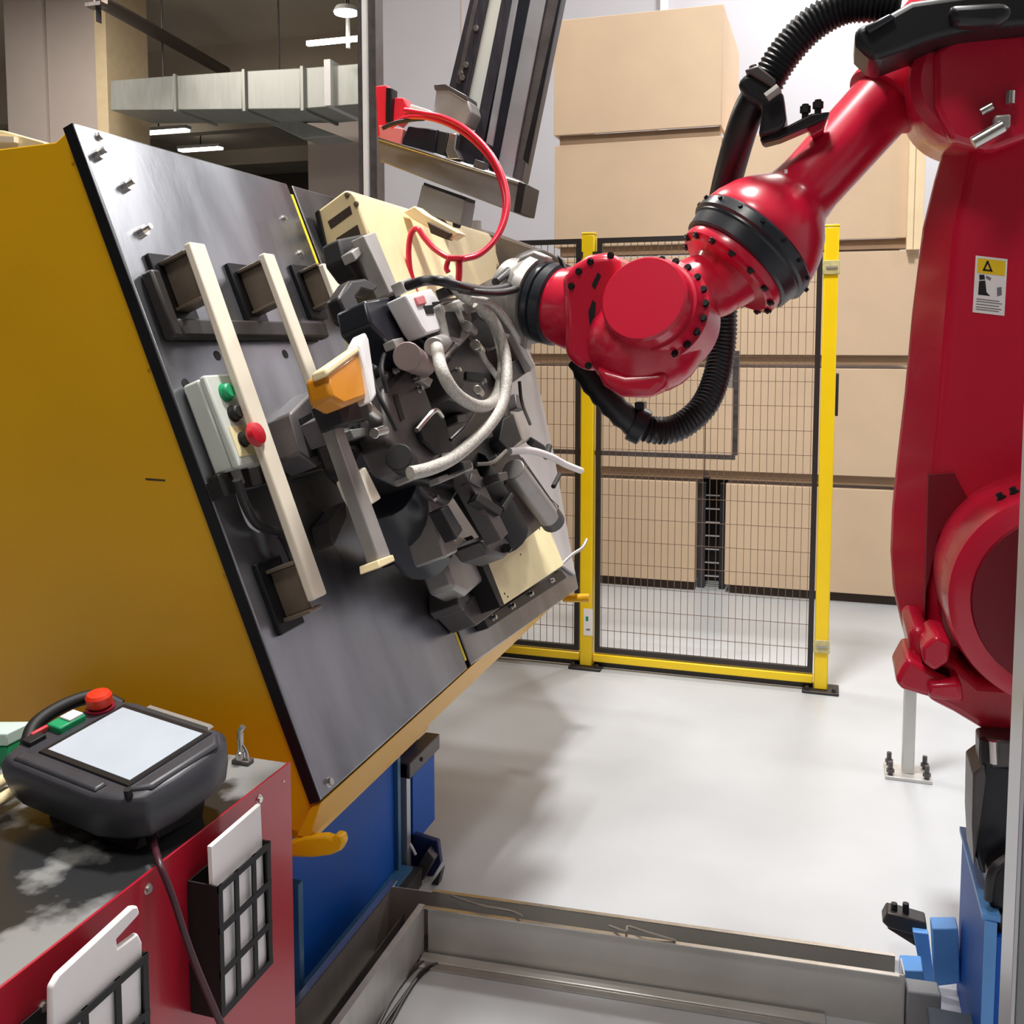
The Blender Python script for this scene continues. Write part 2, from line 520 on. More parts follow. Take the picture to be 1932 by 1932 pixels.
def fence_panel(x0, x1, z0, z1, label, nv, nh):
    t = thing('mesh_fence', label, 'fence', ((x0 + x1) / 2, YF, z0), 'mesh panels of the safety fence')
    b = .022
    obj('frame_bar', MB().bb((x0, YF - .011, z1 - b), (x1, YF + .011, z1)), M_blk, t)
    obj('frame_bar', MB().bb((x0, YF - .011, z0), (x1, YF + .011, z0 + b)), M_blk, t)
    obj('frame_bar', MB().bb((x0, YF - .011, z0 + b), (x0 + b, YF + .011, z1 - b)), M_blk, t)
    obj('frame_bar', MB().bb((x1 - b, YF - .011, z0 + b), (x1, YF + .011, z1 - b)), M_blk, t)
    mv = MB()
    for i in range(1, nv):
        x = x0 + (x1 - x0) * i / nv
        mv.bb((x - .0011, YF - .0016, z0 + b), (x + .0011, YF + .0016, z1 - b))
    for i in range(1, nh):
        z = z0 + (z1 - z0) * i / nh
        mv.bb((x0 + b, YF - .0045, z - .0011), (x1 - b, YF - .0017, z + .0011))
    obj('wire_mesh', mv, M_wire, t, kind='stuff')
    return t


def fence_post(x, label, h=1.97):
    t = thing('fence_post', label, 'post', (x, YF, 0), 'yellow posts of the safety fence')
    obj('tube', MB().bb((x - .029, YF - .029, .012), (x + .029, YF + .029, h - .01)), M_yel, t, bev=.005)
    obj('cap', MB().bb((x - .03, YF - .03, h - .01), (x + .03, YF + .03, h)), M_yel, t, bev=.003)
    obj('base_plate', MB().bb((x - .075, YF - .06, 0), (x + .075, YF + .06, .012)), M_blk, t, bev=.004)
    copies('bolt', bolt_mb(.009, .014), M_blk, t, [((x - .055, YF - .04, .012), (0, 0, 1)), ((x + .055, YF - .04, .012), (0, 0, 1))])
    return t


XL, XR = -1.037, -.011
fence_panel(XL + .037, XR - .034, .075, 1.945, 'black framed mesh panel between the two yellow posts', 32, 18)
fence_panel(XL - 1.03, XL - .037, .075, 1.945, 'black framed mesh panel left of the yellow posts, behind the table', 32, 18)
tl = fence_post(XL, 'yellow fence post left of the red wrist, half hidden by it')
tr = fence_post(XR, 'yellow fence post standing free right of the mesh panel')
a, b = atY(1101, 1148, YF - .031), atY(1118, 1200, YF - .031)
st = obj('sticker', MB().bb((a.x, YF - .0305, b.z), (b.x, YF - .0292, a.z)), M_paper, tl, label='worn white sticker')
obj('print_mark', MB().bb(atY(1106, 1186, YF - .031), atY(1113, 1190, YF - .0306)), M_inkG, st)
obj('print_mark', MB().bb(atY(1105, 1163, YF - .031), atY(1110, 1172, YF - .0306)), M_green, st)
for y0, y1 in ((491, 517), (1208, 1234)):
    a, b = atY(1564 if y0 < 800 else 1539, y0, YF - .04), atY(1583 if y0 < 800 else 1562, y1, YF - .04)
    k = obj('clamp', MB().bb((XR - .034, YF - .036, b.z), (XR + .034, YF - .0295, a.z)), mat('worn_label', (196, 186, 130), .5, 0, .2, 60), tr, bev=.002)
    obj('screw', MB().bb((XR - .02, YF - .04, (a.z + b.z) / 2 - .004), (XR + .025, YF - .0362, (a.z + b.z) / 2 + .004)), M_lgt, k)
obj('latch', MB().bb((XR + .03, YF - .02, 1.18), (XR + .042, YF + .02, 1.36)), M_blk, tr, bev=.005)
for x in (XL + .034, XL - .034):
    obj('clip', MB().bb((x - .012, YF - .034, 1.86), (x + .012, YF - .0115, 1.885)), M_blk, tl)
for x0, x1, lab in ((XL + .032, XR - .032, 'yellow bottom rail between the two yellow posts'), (XL - 1.03, XL - .032, 'yellow bottom rail running left behind the table')):
    t = thing('fence_rail', lab, 'rail', ((x0 + x1) / 2, YF, .02), 'yellow bottom rails of the fence')
    obj('bar', MB().bb((x0, YF - .02, .032), (x1, YF + .02, .068)), M_yel, t, bev=.004)
    obj('skirt', MB().bb((x0, YF + .005, .004), (x1, YF + .012, .031)), M_blk, t)
# grey angle frame fixed to the mesh
t = thing('angle_frame', 'grey angle frame fixed behind the mesh, below the red wrist', 'frame', atY(1250, 860, YF))
c = atY(1387, 862, YF + .03)
obj('bar', MB().bb((XL - .25, YF + .016, c.z - .012), (c.x, YF + .04, c.z + .008)), M_mid, t)
obj('bar', MB().bb((c.x - .012, YF + .016, c.z + .008), (c.x + .01, YF + .04, c.z + .46)), M_mid, t)
obj('latch', MB().bb((c.x - .035, YF + .014, c.z + .30), (c.x - .0125, YF + .03, c.z + .40)), M_lgt, t)

# steel stand on the floor
p = atZ(1712, 1462)
t = thing('steel_stand', 'slim bare steel stand bolted to the floor beside the red robot', 'post', p)
obj('tube', MB().bb(p + V((-.02, -.02, .012)), p + V((.02, .02, 1.05))), M_stain, t, bev=.004)
obj('base_plate', MB().bb(p + V((-.075, -.06, 0)), p + V((.075, .06, .012))), M_stain, t, bev=.002)
copies('anchor_bolt', MB().cyl((0, 0, 0), (0, 0, .045), .008, n=8).cyl((0, 0, .008), (0, 0, .02), .013, n=6), M_mid, t,
       [(p + V((sx * .058, sy * .042, .012)), (0, 0, 1)) for sx in (-1, 1) for sy in (-1, 1)])

# ================================================================== CABLE TRAY (L-shaped)
TA = math.atan2(.07, 1.087)
tx = V((math.cos(TA), math.sin(TA), 0)); ty = V((-math.sin(TA), math.cos(TA), 0)); tz = V((0, 0, 1))
T0 = V((-.915, 2.165, 0))
HT = .12
t = thing('cable_tray', 'open stainless cable tray lying on the floor in an L', 'cable tray', T0)


def trayrun(L0, L1, w):
    o = T0 + tx * L0
    return o


L = 1.09
obj('front_wall', MB().box(T0 + tx * ((L + .02) / 2) + ty * .0015 + tz * (HT / 2), (L - .0, .003, HT), (tx, ty, tz)), M_stain, t)
obj('back_wall', MB().box(T0 + tx * (L / 2 - .06) + ty * .066 + tz * (HT / 2), (L + .12, .003, HT), (tx, ty, tz)), M_stain, t)
obj('bottom', MB().box(T0 + tx * (L / 2) + ty * .034 + tz * .002, (L, .06, .003), (tx, ty, tz)), M_stainD, t)
obj('end_cap', MB().box(T0 + tx * (L + .012) + ty * .034 + tz * (HT / 2), (.003, .06, HT), (tx, ty, tz)), M_stain, t)
for nm, off, w, z in (('lip', -.004, .012, HT), ('lip', .070, .012, HT)):
    obj(nm, MB().box(T0 + tx * (L / 2) + ty * off + tz * (z + .0012), (L, w, .0024), (tx, ty, tz)), M_chrome, t, label='bright folded lip')
obj('foot_flange', MB().box(T0 + tx * ((L - .15) / 2) - ty * .022 + tz * .0045, (L - .15, .034, .009), (tx, ty, tz)), M_stain, t, bev=.003)
obj('foot_flange', MB().box(T0 + tx * ((L - .2) / 2) - ty * .05 + tz * .003, (L - .2, .02, .004), (tx, ty, tz)), M_chrome, t)
# rounded corner and left run along Y
arc = [T0 + V((.02 - .02 * math.cos(a), -.0 - .0 + .0, 0)) for a in (0,)]
obj('front_wall', MB().bb((-.9185, .9, 0), (-.9155, 2.1655, HT)), M_stain, t)
obj('back_wall', MB().bb((-1.035, .9, 0), (-1.032, 2.25, HT)), M_stain, t)
obj('bottom', MB().bb((-1.032, .9, .001), (-.9185, 2.23, .004)), M_stainD, t)
obj('lip', MB().bb((-1.04, .9, HT), (-1.024, 2.25, HT + .0024)), M_chrome, t, label='bright folded lip')
obj('lip', MB().bb((-.93, .9, HT), (-.914, 2.17, HT + .0024)), M_stain, t)
obj('divider', MB().bb((-.985, .9, .004), (-.982, 2.2, .07)), M_stainD, t)
for k, (off, z, r, m, lab) in enumerate(((.02, .04, .006, M_cableL, 'pale cable lying along the near side inside the tray'),
                                         (.034, .035, .008, M_cable, 'black cable lying in the middle of the tray'),
                                         (.048, .045, .006, M_cable, 'thinner black cable along the far side inside the tray'))):
    pts = []
    for i in range(12):
        f = i / 11
        pts.append(T0 + tx * (.02 + f * 1.03) + ty * (off + .009 * math.sin(i * 1.7 + k * 2)) + tz * (z + .012 * math.sin(i * 1.1 + k)))
    o = obj('tray_cable', MB().tube(pts, r, 8, 5), m)
    tag(o, lab, 'cable', 'cables in the tray')
for k, (xs, lab) in enumerate((((850, 1690, 905, 1708, 960, 1718, 985, 1728), 'thin pale wire crossing the tray near its corner'),
                               ((1150, 1747, 1180, 1757, 1185, 1748, 1215, 1757, 1275, 1775), 'short pale wire end curling over the tray middle'))):
    pts = [atZ(xs[i], xs[i + 1], .125 + .004 * (i % 4)) for i in range(0, len(xs), 2)]
    o = obj('loose_wire', MB().tube(pts, .0028, 6, 5), M_cableL)
    tag(o, lab, 'wire', 'loose wires over the tray')
LC = [((795, 1805), (752, 1850), (722, 1885), (690, 1940), (650, 2010)),
      ((815, 1803), (778, 1832), (742, 1880), (710, 1940), (672, 2010)),
      ((838, 1808), (795, 1838), (765, 1880), (732, 1940), (695, 2010)),
      ((840, 1812), (800, 1830), (775, 1862), (720, 1940), (683, 2010))]
lc = ['leftmost of the four thin cables on the floor before the tray', 'second from left of the thin cables on the floor before the tray',
      'rightmost of the four thin cables on the floor before the tray', 'third from left of the thin cables on the floor before the tray']
for k, pp in enumerate(LC):
    o = obj('floor_cable', MB().tube([atZ(x, y, .003 + k * .0005) for x, y in pp], .0042, 8, 6), M_cable if k in (0, 2) else M_mid)
    tag(o, lc[k], 'cable', 'thin cables on the floor')

# ================================================================== BLUE BASE OF THE TABLE
t = thing('machine_base', 'blue steel machine base under the tilted yellow table', 'machine base', (-1.6, 2.1, 0))
XBf = -1.1
obj('side_panel', MB().bb((XBf - .02, 1.56, .01), (XBf, 2.40, .42)), M_blue, t, bev=.003)
obj('body', MB().bb((-2.2, 1.57, .012), (XBf - .021, 2.62, .44)), M_blue, t, bev=.004)
obj('edge_strip', MB().bb((XBf - .001, 2.40, .02), (XBf + .012, 2.418, .41)), mat('edge_blue', (60, 110, 150), .4), t)
obj('gusset', MB().bb((XBf - .0005, 1.83, .0), (XBf + .035, 1.85, .33)), mat('edge_blue', (60, 110, 150), .4), t, bev=.002)
obj('foot_rail', MB().bb((XBf + .001, 1.56, 0), (-1.041, 2.45, .05)), M_blk, t)
obj('rail_top', MB().bb((XBf + .001, 1.56, .0505), (-1.06, 2.43, .06)), mat('edge_blue', (60, 110, 150), .4), t)
obj('slide_rail', MB().bb((XBf - .01, 2.44, .03), (XBf + .02, 2.465, .34)), M_alu, t)
obj('frame_top', MB().bb((XBf - .015, 2.44, .30), (XBf + .03, 2.66, .345)), M_mid, t, bev=.003)
obj('end_panel', MB().bb((XBf - .02, 2.50, .08), (XBf + .012, 2.66, .30)), M_blue, t)
obj('bolt', MB().cyl((XBf + .03, 2.52, .325), (XBf + .034, 2.52, .325), .006), M_slot, t)
t2 = thing('drive_bracket', 'dark blue bracket with a grey cover at the foot of the blue base', 'bracket', (-1.03, 2.55, 0))
obj('cheek', MB().slab([(768, 1570), (826, 1588), (831, 1630), (797, 1688), (772, 1660)], lambda x, y: atY(x, y, 2.50), (0, .02, 0)), mat('deep_blue', (14, 40, 92), .4), t2, bev=.003)
obj('cover', MB().slab([(778, 1650), (806, 1604), (820, 1622), (794, 1668)], lambda x, y: atY(x, y, 2.47), (0, .029, 0)), M_mid, t2, bev=.003)
obj('base', MB().slab([(775, 1662), (800, 1688), (833, 1640), (822, 1690), (790, 1700)], lambda x, y: atY(x, y, 2.46), (0, .03, 0)), M_blk, t2, bev=.002)
obj('wire', MB().tube([atY(772, 1590, 2.465), atY(778, 1600, 2.46), atY(784, 1612, 2.465)], .004, 8), M_wht, t2)

# ================================================================== TILTED YELLOW TABLE
t = table = thing('tilting_table', 'large tilted ochre yellow work table carrying dark steel plates', 'work table', (-1.3, 2.4, .5))
YT = 1.655
TK = .024            # plate thickness
LEN = PV.dot(V((-1.416, 1.638, 1.92)) - P0)
pB = UVW(0, 0, -TK); pT = UVW(0, LEN, -TK)
side = [pB + V((0, .017, 0)), pT + V((0, .017, .005)), atY(105, 268, YT), atY(0, 281, YT), atY(-260, 300, YT), V((atY(-260, 1700, YT).x, YT, .57)), V((-1.05, YT, .57)), atY(585, 1582, YT)]
obj('side_panel', MB().prism(side, (0, .02, 0)), M_yelT, t, bev=.003)
body = [(p + V((-.012, .022, 0))) for p in side]
obj('body', MB().prism(body, (0, 1.86, 0)), M_yelT, t)
# lower flange, a folded strip that faces +X and a little down
q0 = UVW(0, -.004, -.004); q1 = atY(585, 1582, 1.638)
far = V((0, 1.93, 0))
obj('bottom_flange', MB().prism([q0, UVW(0, -.004, -TK), q1 + V((-.03, 0, .0)), q1], far), M_yelT, t, bev=.002)
obj('flange_block', MB().bb((q1.x - .09, 1.7, q1.z - .04), (q1.x - .03, 2.3, q1.z)), M_yelT, t)
obj('end_arm', MB().tube([atY(1063, 1128, 3.58), atY(1112, 1128, 3.58)], .016, 12, 0), M_yelT, t)
# hook lever
hk = [(540, 1592), (575, 1580), (612, 1578), (626, 1583), (632, 1574), (645, 1577), (649, 1592), (642, 1606), (622, 1615), (590, 1619), (540, 1618)]
obj('hook', MB().slab(hk, lambda x, y: atY(x, y, 1.632), (0, .022, 0)), M_yelT, t, bev=.005)
# rivets on the side panel
copies('rivet', bolt_mb(.005, .004, 8), M_yelT, t, [(atY(x, y, YT), (0, -1, 0)) for x, y in ((139, 303), (282, 692), (424, 1078), (385, 905))])
obj('scratch', MB().slab([(274, 902), (312, 905), (311, 908), (275, 906)], lambda x, y: atY(x, y, YT - .0006), (0, .0006, 0)), M_skid, t)
# steel plates
seam_u = 2.44 - 1.638
pl1 = obj('steel_plate', MB().prism([UVW(0, 0, 0), UVW(seam_u, 0, 0), UVW(seam_u, LEN, 0), UVW(0, LEN, 0)], PN * -TK), M_steel, t, bev=.004, label='near steel plate')
edge = obj('plate_edge', MB().prism([UVW(-.0035, .0, -.002), UVW(-.0035, LEN, -.002), UVW(-.0035, LEN, -TK - .002), UVW(-.0035, 0, -TK - .002)], (0, .003, 0)), M_steelD, pl1)
f0 = atP(1092, 1110); f1 = atP(1000, 650); f2 = atP(958, 466)
s2 = seam_u + .028
pl2 = obj('steel_plate', MB().prism([UVW(s2, 0, 0), V(f0), V(f1), V(f2), UVW(s2, LEN, 0)], PN * -TK), M_steel, t, bev=.004, label='far steel plate')
obj('plate_edge', MB().prism([UVW(s2 - .003, .0, -.002), UVW(s2 - .003, LEN, -.002), UVW(s2 - .003, LEN, -TK), UVW(s2 - .003, 0, -TK)], (0, .0026, 0)), M_steelD, pl2)
obj('seam_strip', MB().prism([UVW(seam_u + .001, .02, -.001), UVW(seam_u + .014, .02, -.001), UVW(seam_u + .014, LEN - .03, -.001), UVW(seam_u + .001, LEN - .03, -.001)], PN * -.02), mat('lemon_strip', (240, 216, 60), .5), t, label='bright yellow strip in the seam')
obj('plate_lightener', MB().slab([(930, 560), (985, 600), (1003, 665), (1046, 860), (1086, 1085), (1052, 1060), (1000, 960), (950, 760)], AW(.012), PN * -.011), mat('lit_plate_grey', (186, 182, 182), .5, .1, .05, 10), t, bev=.002, label='pale slab added to lighten the far plate')  # thin pale slab added to lighten the brighter end of the steel
# screws, pins and holes
copies('screw', bolt_mb(.008, .008), M_chrome, pl1, [(atP(x, y), PN) for x, y in ((187, 258), (535, 412), (620, 1476), (566, 478))])
pin = MB().cyl((0, 0, 0), (0, 0, .012), .012, n=12).cyl((.004, .004, .012), (.004, .004, .024), .007, n=8)
copies('clamp_stud', pin, M_chrome, pl1, [(atP(x, y), PN) for x, y in ((235, 352), (266, 438), (182, 293))])
copies('hole', MB().cyl((0, 0, 0), (0, 0, .0012), .011, n=14), M_slot, pl1, [(atP(x, y), PN) for x, y in ((410, 671), (538, 668), (352, 620), (350, 724))])

# ================================================================== FIXTURES ON THE PLATES


def oriented_box(mb, u0, u1, v0, v1, w0, w1):
    return mb.prism([UVW(u0, v0, w0), UVW(u1, v0, w0), UVW(u1, v1, w0), UVW(u0, v1, w0)], PN * (w1 - w0))


def uv(x, y, w):
    d = atP(x, y, w) - P0
    return d.dot(PU), d.dot(PV)


# bars standing off the plate on square tube feet
BW = .095


def bar(px_top, px_bot, width, w, label, feet, t_=.018):
    ut, vt = uv(*px_top, w); ub, vb = uv(*px_bot, w)
    um = (ut + ub) / 2
    t = thing('fixture_bar', label, 'bar', UVW(um, vb, 0), 'upright bars on the steel plate')
    m = MB().prism([UVW(ub, vb, w), UVW(ub + width, vb, w), UVW(ut + width, vt, w), UVW(ut, vt, w)], PN * -t_)
    obj('bar', m, M_bar, t, bev=.004)
    for fv in feet:
        v0 = vb - .022 if fv == 0 else vt + fv
        m = MB()
        a, b, th = .0, .108, .008
        u0 = ut + (ub - ut) * (vt - v0) / (vt - vb)
        for (ua, ub_, va, vb_) in ((0, width * .9, 0, th), (0, width * .9, b - th, b),):
            oriented_box(m, u0 + ua, u0 + ub_, v0 + va, v0 + vb_, .012, w - t_)
        oriented_box(m, u0 + width * .25, u0 + width * .35, v0 + th, v0 + b - th, .012, w - t_)
        f = obj('foot', m, M_box, t, bev=.002)
        m = MB(); oriented_box(m, u0 - .02, u0 + width + .02, v0 - .02, v0 + b + .02, 0, .012)
        obj('foot_plate', m, M_steelD, f, bev=.003)
    return t, (ut, vt, ub, vb)


b1, c1 = bar((358, 455), (594, 1132), .052, BW, 'longest cream bar, nearest to the yellow side panel', (-.118, .0))
b1foot_v = c1[3]
for ch in b1.children:
    pass
b2, c2 = bar((498, 476), (690, 1000), .045, BW, 'middle cream bar, half hidden by the dark welding tool', (-.118,))
b3, c3 = bar((610, 496), (700, 740), .05, BW - .01, 'short weathered bar next to the seam, behind the tool', (-.10,))
# dark C-frame lying on the plate
t = thing('steel_channel', 'black C shaped channel lying under the tops of the cream bars', 'frame', atP(350, 600))
ua, va = uv(292, 520, .02); uc, vc = uv(338, 620, .02); ud, vd = uv(612, 624, .02)
m = MB(); oriented_box(m, uc - .005, ud, vc - .02, vc + .02, 0.001, .03); obj('rail', m, M_blk, t, bev=.006)
m = MB(); oriented_box(m, uc - .035, uc - .0055, vc - .02, va + .01, 0.001, .03); obj('rail', m, M_blk, t, bev=.006)
t = thing('channel_bar', 'black bar lying across the plate behind the grey button box', 'bar', atP(560, 890))
ua, va = uv(415, 915, .02); ub_, vb_ = uv(640, 868, .02)
m = MB(); m.prism([UVW(ua, va - .022, .001), UVW(ub_, va - .022, .001), UVW(ub_, va + .022, .001), UVW(ua, va + .022, .001)], PN * .024); obj('rail', m, M_blk, t, bev=.004)

# foot under the long bar and its supply cable
t = thing('bent_cable', 'black cable with a white stripe looping from the button box to the bar foot', 'cable', atP(490, 990))
obj('sheath', MB().tube([atP(447, 905, .06), atP(462, 950, .045), atP(482, 985, .03), atP(507, 1000, .03), atP(530, 1008, .035), atP(545, 1035, .04), atP(558, 1068, .05)], .0095, 10), M_cable, t)
obj('stripe', MB().tube([atP(444, 912, .05), atP(455, 952, .03), atP(470, 988, .02), atP(488, 1002, .012)], .004, 8), M_wht, t)

# grey push button box (a mesh box standing off the plate, lid faces out)
t = thing('button_box', 'pale grey push button box on the steel plate beside the long bar', 'control box', atP(420, 880))
wB = .062
u0, v1 = uv(387, 709, wB); _, v0 = uv(455, 880, wB)
u1 = u0 + .088
m = MB(); oriented_box(m, u0, u1, v0, v1, .004, wB - .016); obj('enclosure', m, M_greybox, t, bev=.006)
m = MB(); oriented_box(m, u0 - .002, u1 + .002, v0 - .002, v1 + .002, wB - .0158, wB); obj('lid', m, M_greybox, t, bev=.005)


def button(v, u, r, h, m, lab):
    c = UVW(u, v, wB)
    b = obj('button', MB().lathe(c, PN, [(0, r * 1.15), (.004, r * 1.15), (.0045, r), (h, r * .95), (h + .003, r * .75)], 18), m, t, label=lab)
    return b


uu = (u0 + u1) / 2
hh = v1 - v0
button(v0 + hh * .80, uu, .017, .012, M_green, 'green button')
button(v0 + hh * .56, uu, .015, .014, M_slot, 'black selector switch')
e = button(v0 + hh * .27, uu, .014, .02, M_slot, 'collar of the red mushroom button')
obj('cap', MB().lathe(UVW(uu, v0 + hh * .27, wB + .023), PN, [(0, .02), (.008, .026), (.018, .022), (.022, .008)], 20), mat('button_red', (196, 28, 44), .35), e, label='red mushroom cap')
obj('label_plate', MB().prism([UVW(uu - .03, v0 + hh * .10, wB), UVW(uu + .03, v0 + hh * .10, wB), UVW(uu + .03, v0 + hh * .43, wB), UVW(uu - .03, v0 + hh * .43, wB)], PN * .0012), mat('cream_label', (238, 226, 176), .5), t)
obj('cable_gland', MB().cyl(UVW(u0 + .03, v0, .03), UVW(u0 + .03, v0 - .03, .03), .012, n=8), M_lgt, t)
obj('mount_block', MB().prism([UVW(u0 - .03, v0 - .045, .0), UVW(u0 + .02, v0 - .045, .0), UVW(u0 + .02, v0 - .01, .0), UVW(u0 - .03, v0 - .01, .0)], PN * .03), M_slot, t)

# cream box beam across the top of the far plate
t = thing('cream_beam', 'cream box beam along the top of the far steel plate, slotted end', 'beam', atY(650, 470, 2.5))
YC = 2.52
end = [(598, 398), (650, 359), (664, 361), (672, 372), (694, 446), (652, 472), (624, 480), (612, 474)]
obj('box', MB().slab(end, lambda x, y: atY(x, y, YC), (0, 1.15, 0)), M_cream, t, bev=.006)
for sl in ([(618, 418), (660, 388), (664, 403), (624, 432)], [(634, 450), (674, 424), (680, 442), (645, 466)]):
    obj('slot', MB().slab(sl, lambda x, y: atY(x, y, YC - .002), (0, .003, 0)), M_skid, t)
wS = (atY(690, 440, YC) - P0).dot(PN) + .006
obj('front_sheet', MB().slab([(665, 361), (760, 391), (850, 424), (935, 456), (938, 520), (860, 562), (758, 562), (700, 446)], AW(wS), PN * -.006), M_cream, t, bev=.002)
obj('end_flange', MB().slab([(594, 402), (600, 396), (618, 478), (608, 470)], lambda x, y: atY(x, y, YC - .01), (0, .05, 0)), M_steelD, t)
copies('screw', bolt_mb(.006, .006), M_box, t, [(atY(x, y, YC), (0, -1, 0)) for x, y in ((655, 368), (672, 385))])
t = thing('beam_clamp', 'cream clamp arm below the overhead gripper block', 'clamp', atY(800, 420, 2.9))
obj('arm', MB().slab([(760, 400), (782, 388), (800, 402), (868, 440), (850, 452), (780, 415)], lambda x, y: atY(x, y, 2.82), (0, .06, 0)), M_cream, t, bev=.004)
obj('jaw', MB().slab([(805, 418), (850, 440), (842, 452), (812, 440)], lambda x, y: atY(x, y, 2.80), (0, .05, 0)), M_skid, t, bev=.003)
# pale strip and grey wedge on the far rim
t = thing('rim_sheet', 'pale grey sheet rising behind the far end of the steel plates', 'sheet', atY(980, 480, 4.2))
obj('sheet', MB().slab([(880, 430), (945, 447), (1038, 480), (1030, 500), (1010, 640), (955, 520), (880, 470)], lambda x, y: atY(x, y, 3.75), (0, .02, 0)), M_lgt, t)
obj('bright_edge', MB().slab([(880, 424), (946, 443), (1040, 477), (1038, 482), (945, 449), (880, 430)], lambda x, y: atY(x, y, 3.735), (0, .03, 0)), M_wht, t)
obj('canister', MB().cyl(atY(893, 460, 3.7), atY(891, 418, 3.7), .035, n=18), M_lgt, t)
obj('stay', MB().tube([atY(960, 500, 3.78), V((-1.45, 3.78, 1.2))], .02, 8, 0), M_lgt, t)

# dark bracket of the second bar, lamella and gusset
t = thing('lower_bracket', 'dark square bracket with a long grey lamella below the amber cover', 'bracket', atP(600, 860, .05))
obj('block', MB().slab([(548, 778), (600, 728), (622, 742), (640, 850), (600, 880), (566, 855)], AW(.13), PN * -.07), M_mid, t, bev=.006)
obj('foot', MB().slab([(566, 770), (606, 740), (630, 850), (590, 870)], AW(.062), PN * -.06), M_box, t, bev=.004)
obj('face', MB().slab([(566, 790), (588, 778), (604, 846), (586, 860)], AW(.133), PN * -.003), M_dark, t)
obj('lamella', MB().slab([(620, 782), (636, 772), (742, 1058), (718, 1066), (668, 920)], AW(.34), PN * -.025), M_lgt, t, bev=.003)
obj('spacer', MB().slab([(600, 790), (622, 776), (640, 820), (622, 836)], AW(.315), PN * -.04), M_mid, t, bev=.003)
obj('stay', MB().cyl(atP(660, 860, .32), atP(700, 800, .05), .014, n=12), M_dark, t)
obj('gusset', MB().slab([(660, 900), (690, 880), (720, 940), (690, 960), (672, 930)], AW(.33), PN * -.03), M_bar, t, bev=.003)
obj('end_pad', MB().slab([(714, 1056), (742, 1046), (746, 1058), (716, 1072)], AW(.345), PN * -.04), M_cream, t, bev=.002)
obj('fin', MB().slab([(618, 985), (652, 945), (655, 975), (630, 1030)], AW(.05), PN * -.045), M_mid, t, bev=.002)
t = thing('amber_cover', 'amber plastic cover with a white rim beside the dark welding tool', 'cover', atP(660, 720, .3))
obj('shell', MB().slab([(616, 702), (680, 655), (690, 664), (702, 742), (690, 752), (652, 766), (626, 750)], AW(.41), PN * -.045), M_orange, t, bev=.008)
obj('rim', MB().slab([(678, 648), (690, 625), (697, 640), (712, 745), (702, 760), (690, 690)], AW(.42), PN * -.03), M_wht, t, bev=.005)
obj('top_edge', MB().slab([(614, 694), (680, 648), (682, 662), (618, 710)], AW(.415), PN * -.03), M_cream, t, bev=.004)
obj('foot', MB().slab([(630, 752), (690, 742), (700, 790), (650, 800)], AW(.37), PN * -.05), M_dark, t, bev=.004)

# bottom clamp block, cream sheet with its dark edge, rail along the plate
t = thing('corner_clamp', 'grey slant sided clamp block beside the pale sheet at the plate foot', 'clamp', atP(880, 1080, .05))
obj('body', MB().slab([(836, 1052), (872, 1010), (905, 1030), (926, 1085), (884, 1122), (858, 1108)], AW(.12), PN * -.075), M_lgt, t, bev=.012)
obj('neck', MB().slab([(862, 1100), (884, 1118), (876, 1152), (864, 1140)], AW(.09), PN * -.085), M_mid, t, bev=.003)
obj('lever', MB().slab([(842, 1010), (862, 985), (872, 992), (850, 1028)], AW(.2), PN * -.19), M_dark, t, bev=.003)
t = thing('pale_sheet', 'pale yellow sheet with a dark edge clamped low on the far plate', 'sheet', atP(990, 1080, .1))
obj('sheet', MB().slab([(908, 1034), (1032, 984), (1064, 1066), (950, 1142)], AW(.13), PN * -.012), M_pale, t, bev=.002)
obj('edge', MB().slab([(890, 1010), (910, 1034), (952, 1142), (944, 1146), (896, 1036)], AW(.135), PN * -.06), M_slot, t)
obj('back_box', MB().slab([(912, 1040), (1028, 992), (1058, 1064), (950, 1136)], AW(.115), PN * -.10), M_dark, t)
obj('lower_block', MB().slab([(905, 1108), (946, 1146), (900, 1180), (872, 1150)], AW(.08), PN * -.078), M_mid, t, bev=.004)
copies('hole', MB().cyl((0, 0, 0), (0, 0, .001), .003, n=10), M_slot, t, [(atP(x, y, .1305), PN) for x, y in ((952, 1120), (958, 1126), (982, 1046), (1018, 998))])
t = thing('clamp_rail', 'dark bolted clamp rail along the foot of the far plate', 'rail', atP(980, 1130))
obj('rail', MB().slab([(912, 1168), (1058, 1074), (1070, 1090), (922, 1186)], AW(.035), PN * -.034), M_dark, t, bev=.003)
copies('screw', bolt_mb(.007, .012), M_chrome, t, [(atP(x, y, .035), PN) for x, y in ((930, 1166), (965, 1144), (1000, 1121), (1040, 1096))])
t = thing('end_rod', 'thin bent steel rod sticking out past the far plate edge', 'rod', atP(1080, 1040))
obj('rod', MB().tube([atP(1058, 1066, .06), atP(1080, 1046, .08), atP(1098, 1034, .1), atP(1107, 1018, .11)], .006, 8), M_lgt, t)
obj('eye', MB().cyl(atP(1052, 1070, .03), atP(1052, 1070, .07), .012, n=12), M_chrome, t)

# ================================================================== WELDING TOOL / GRIPPER
t = tool = thing('robot_tool', 'cluttered dark grey gripping tool on the red robot wrist', 'robot tool', atP(850, 740, .3))


def ts(name, px, w, th, m, bev=.004, label=None, parent=None):
    return obj(name, MB().slab(px, AW(w), PN * -th), m, parent or tool, bev=bev, label=label)


def tc(name, a, b, r, m, wa, wb, r1=None, n=18, parent=None, bev=.002):
    return obj(name, MB().cyl(atP(*a, wa), atP(*b, wb), r, r1, n), m, parent or tool, bev=bev)


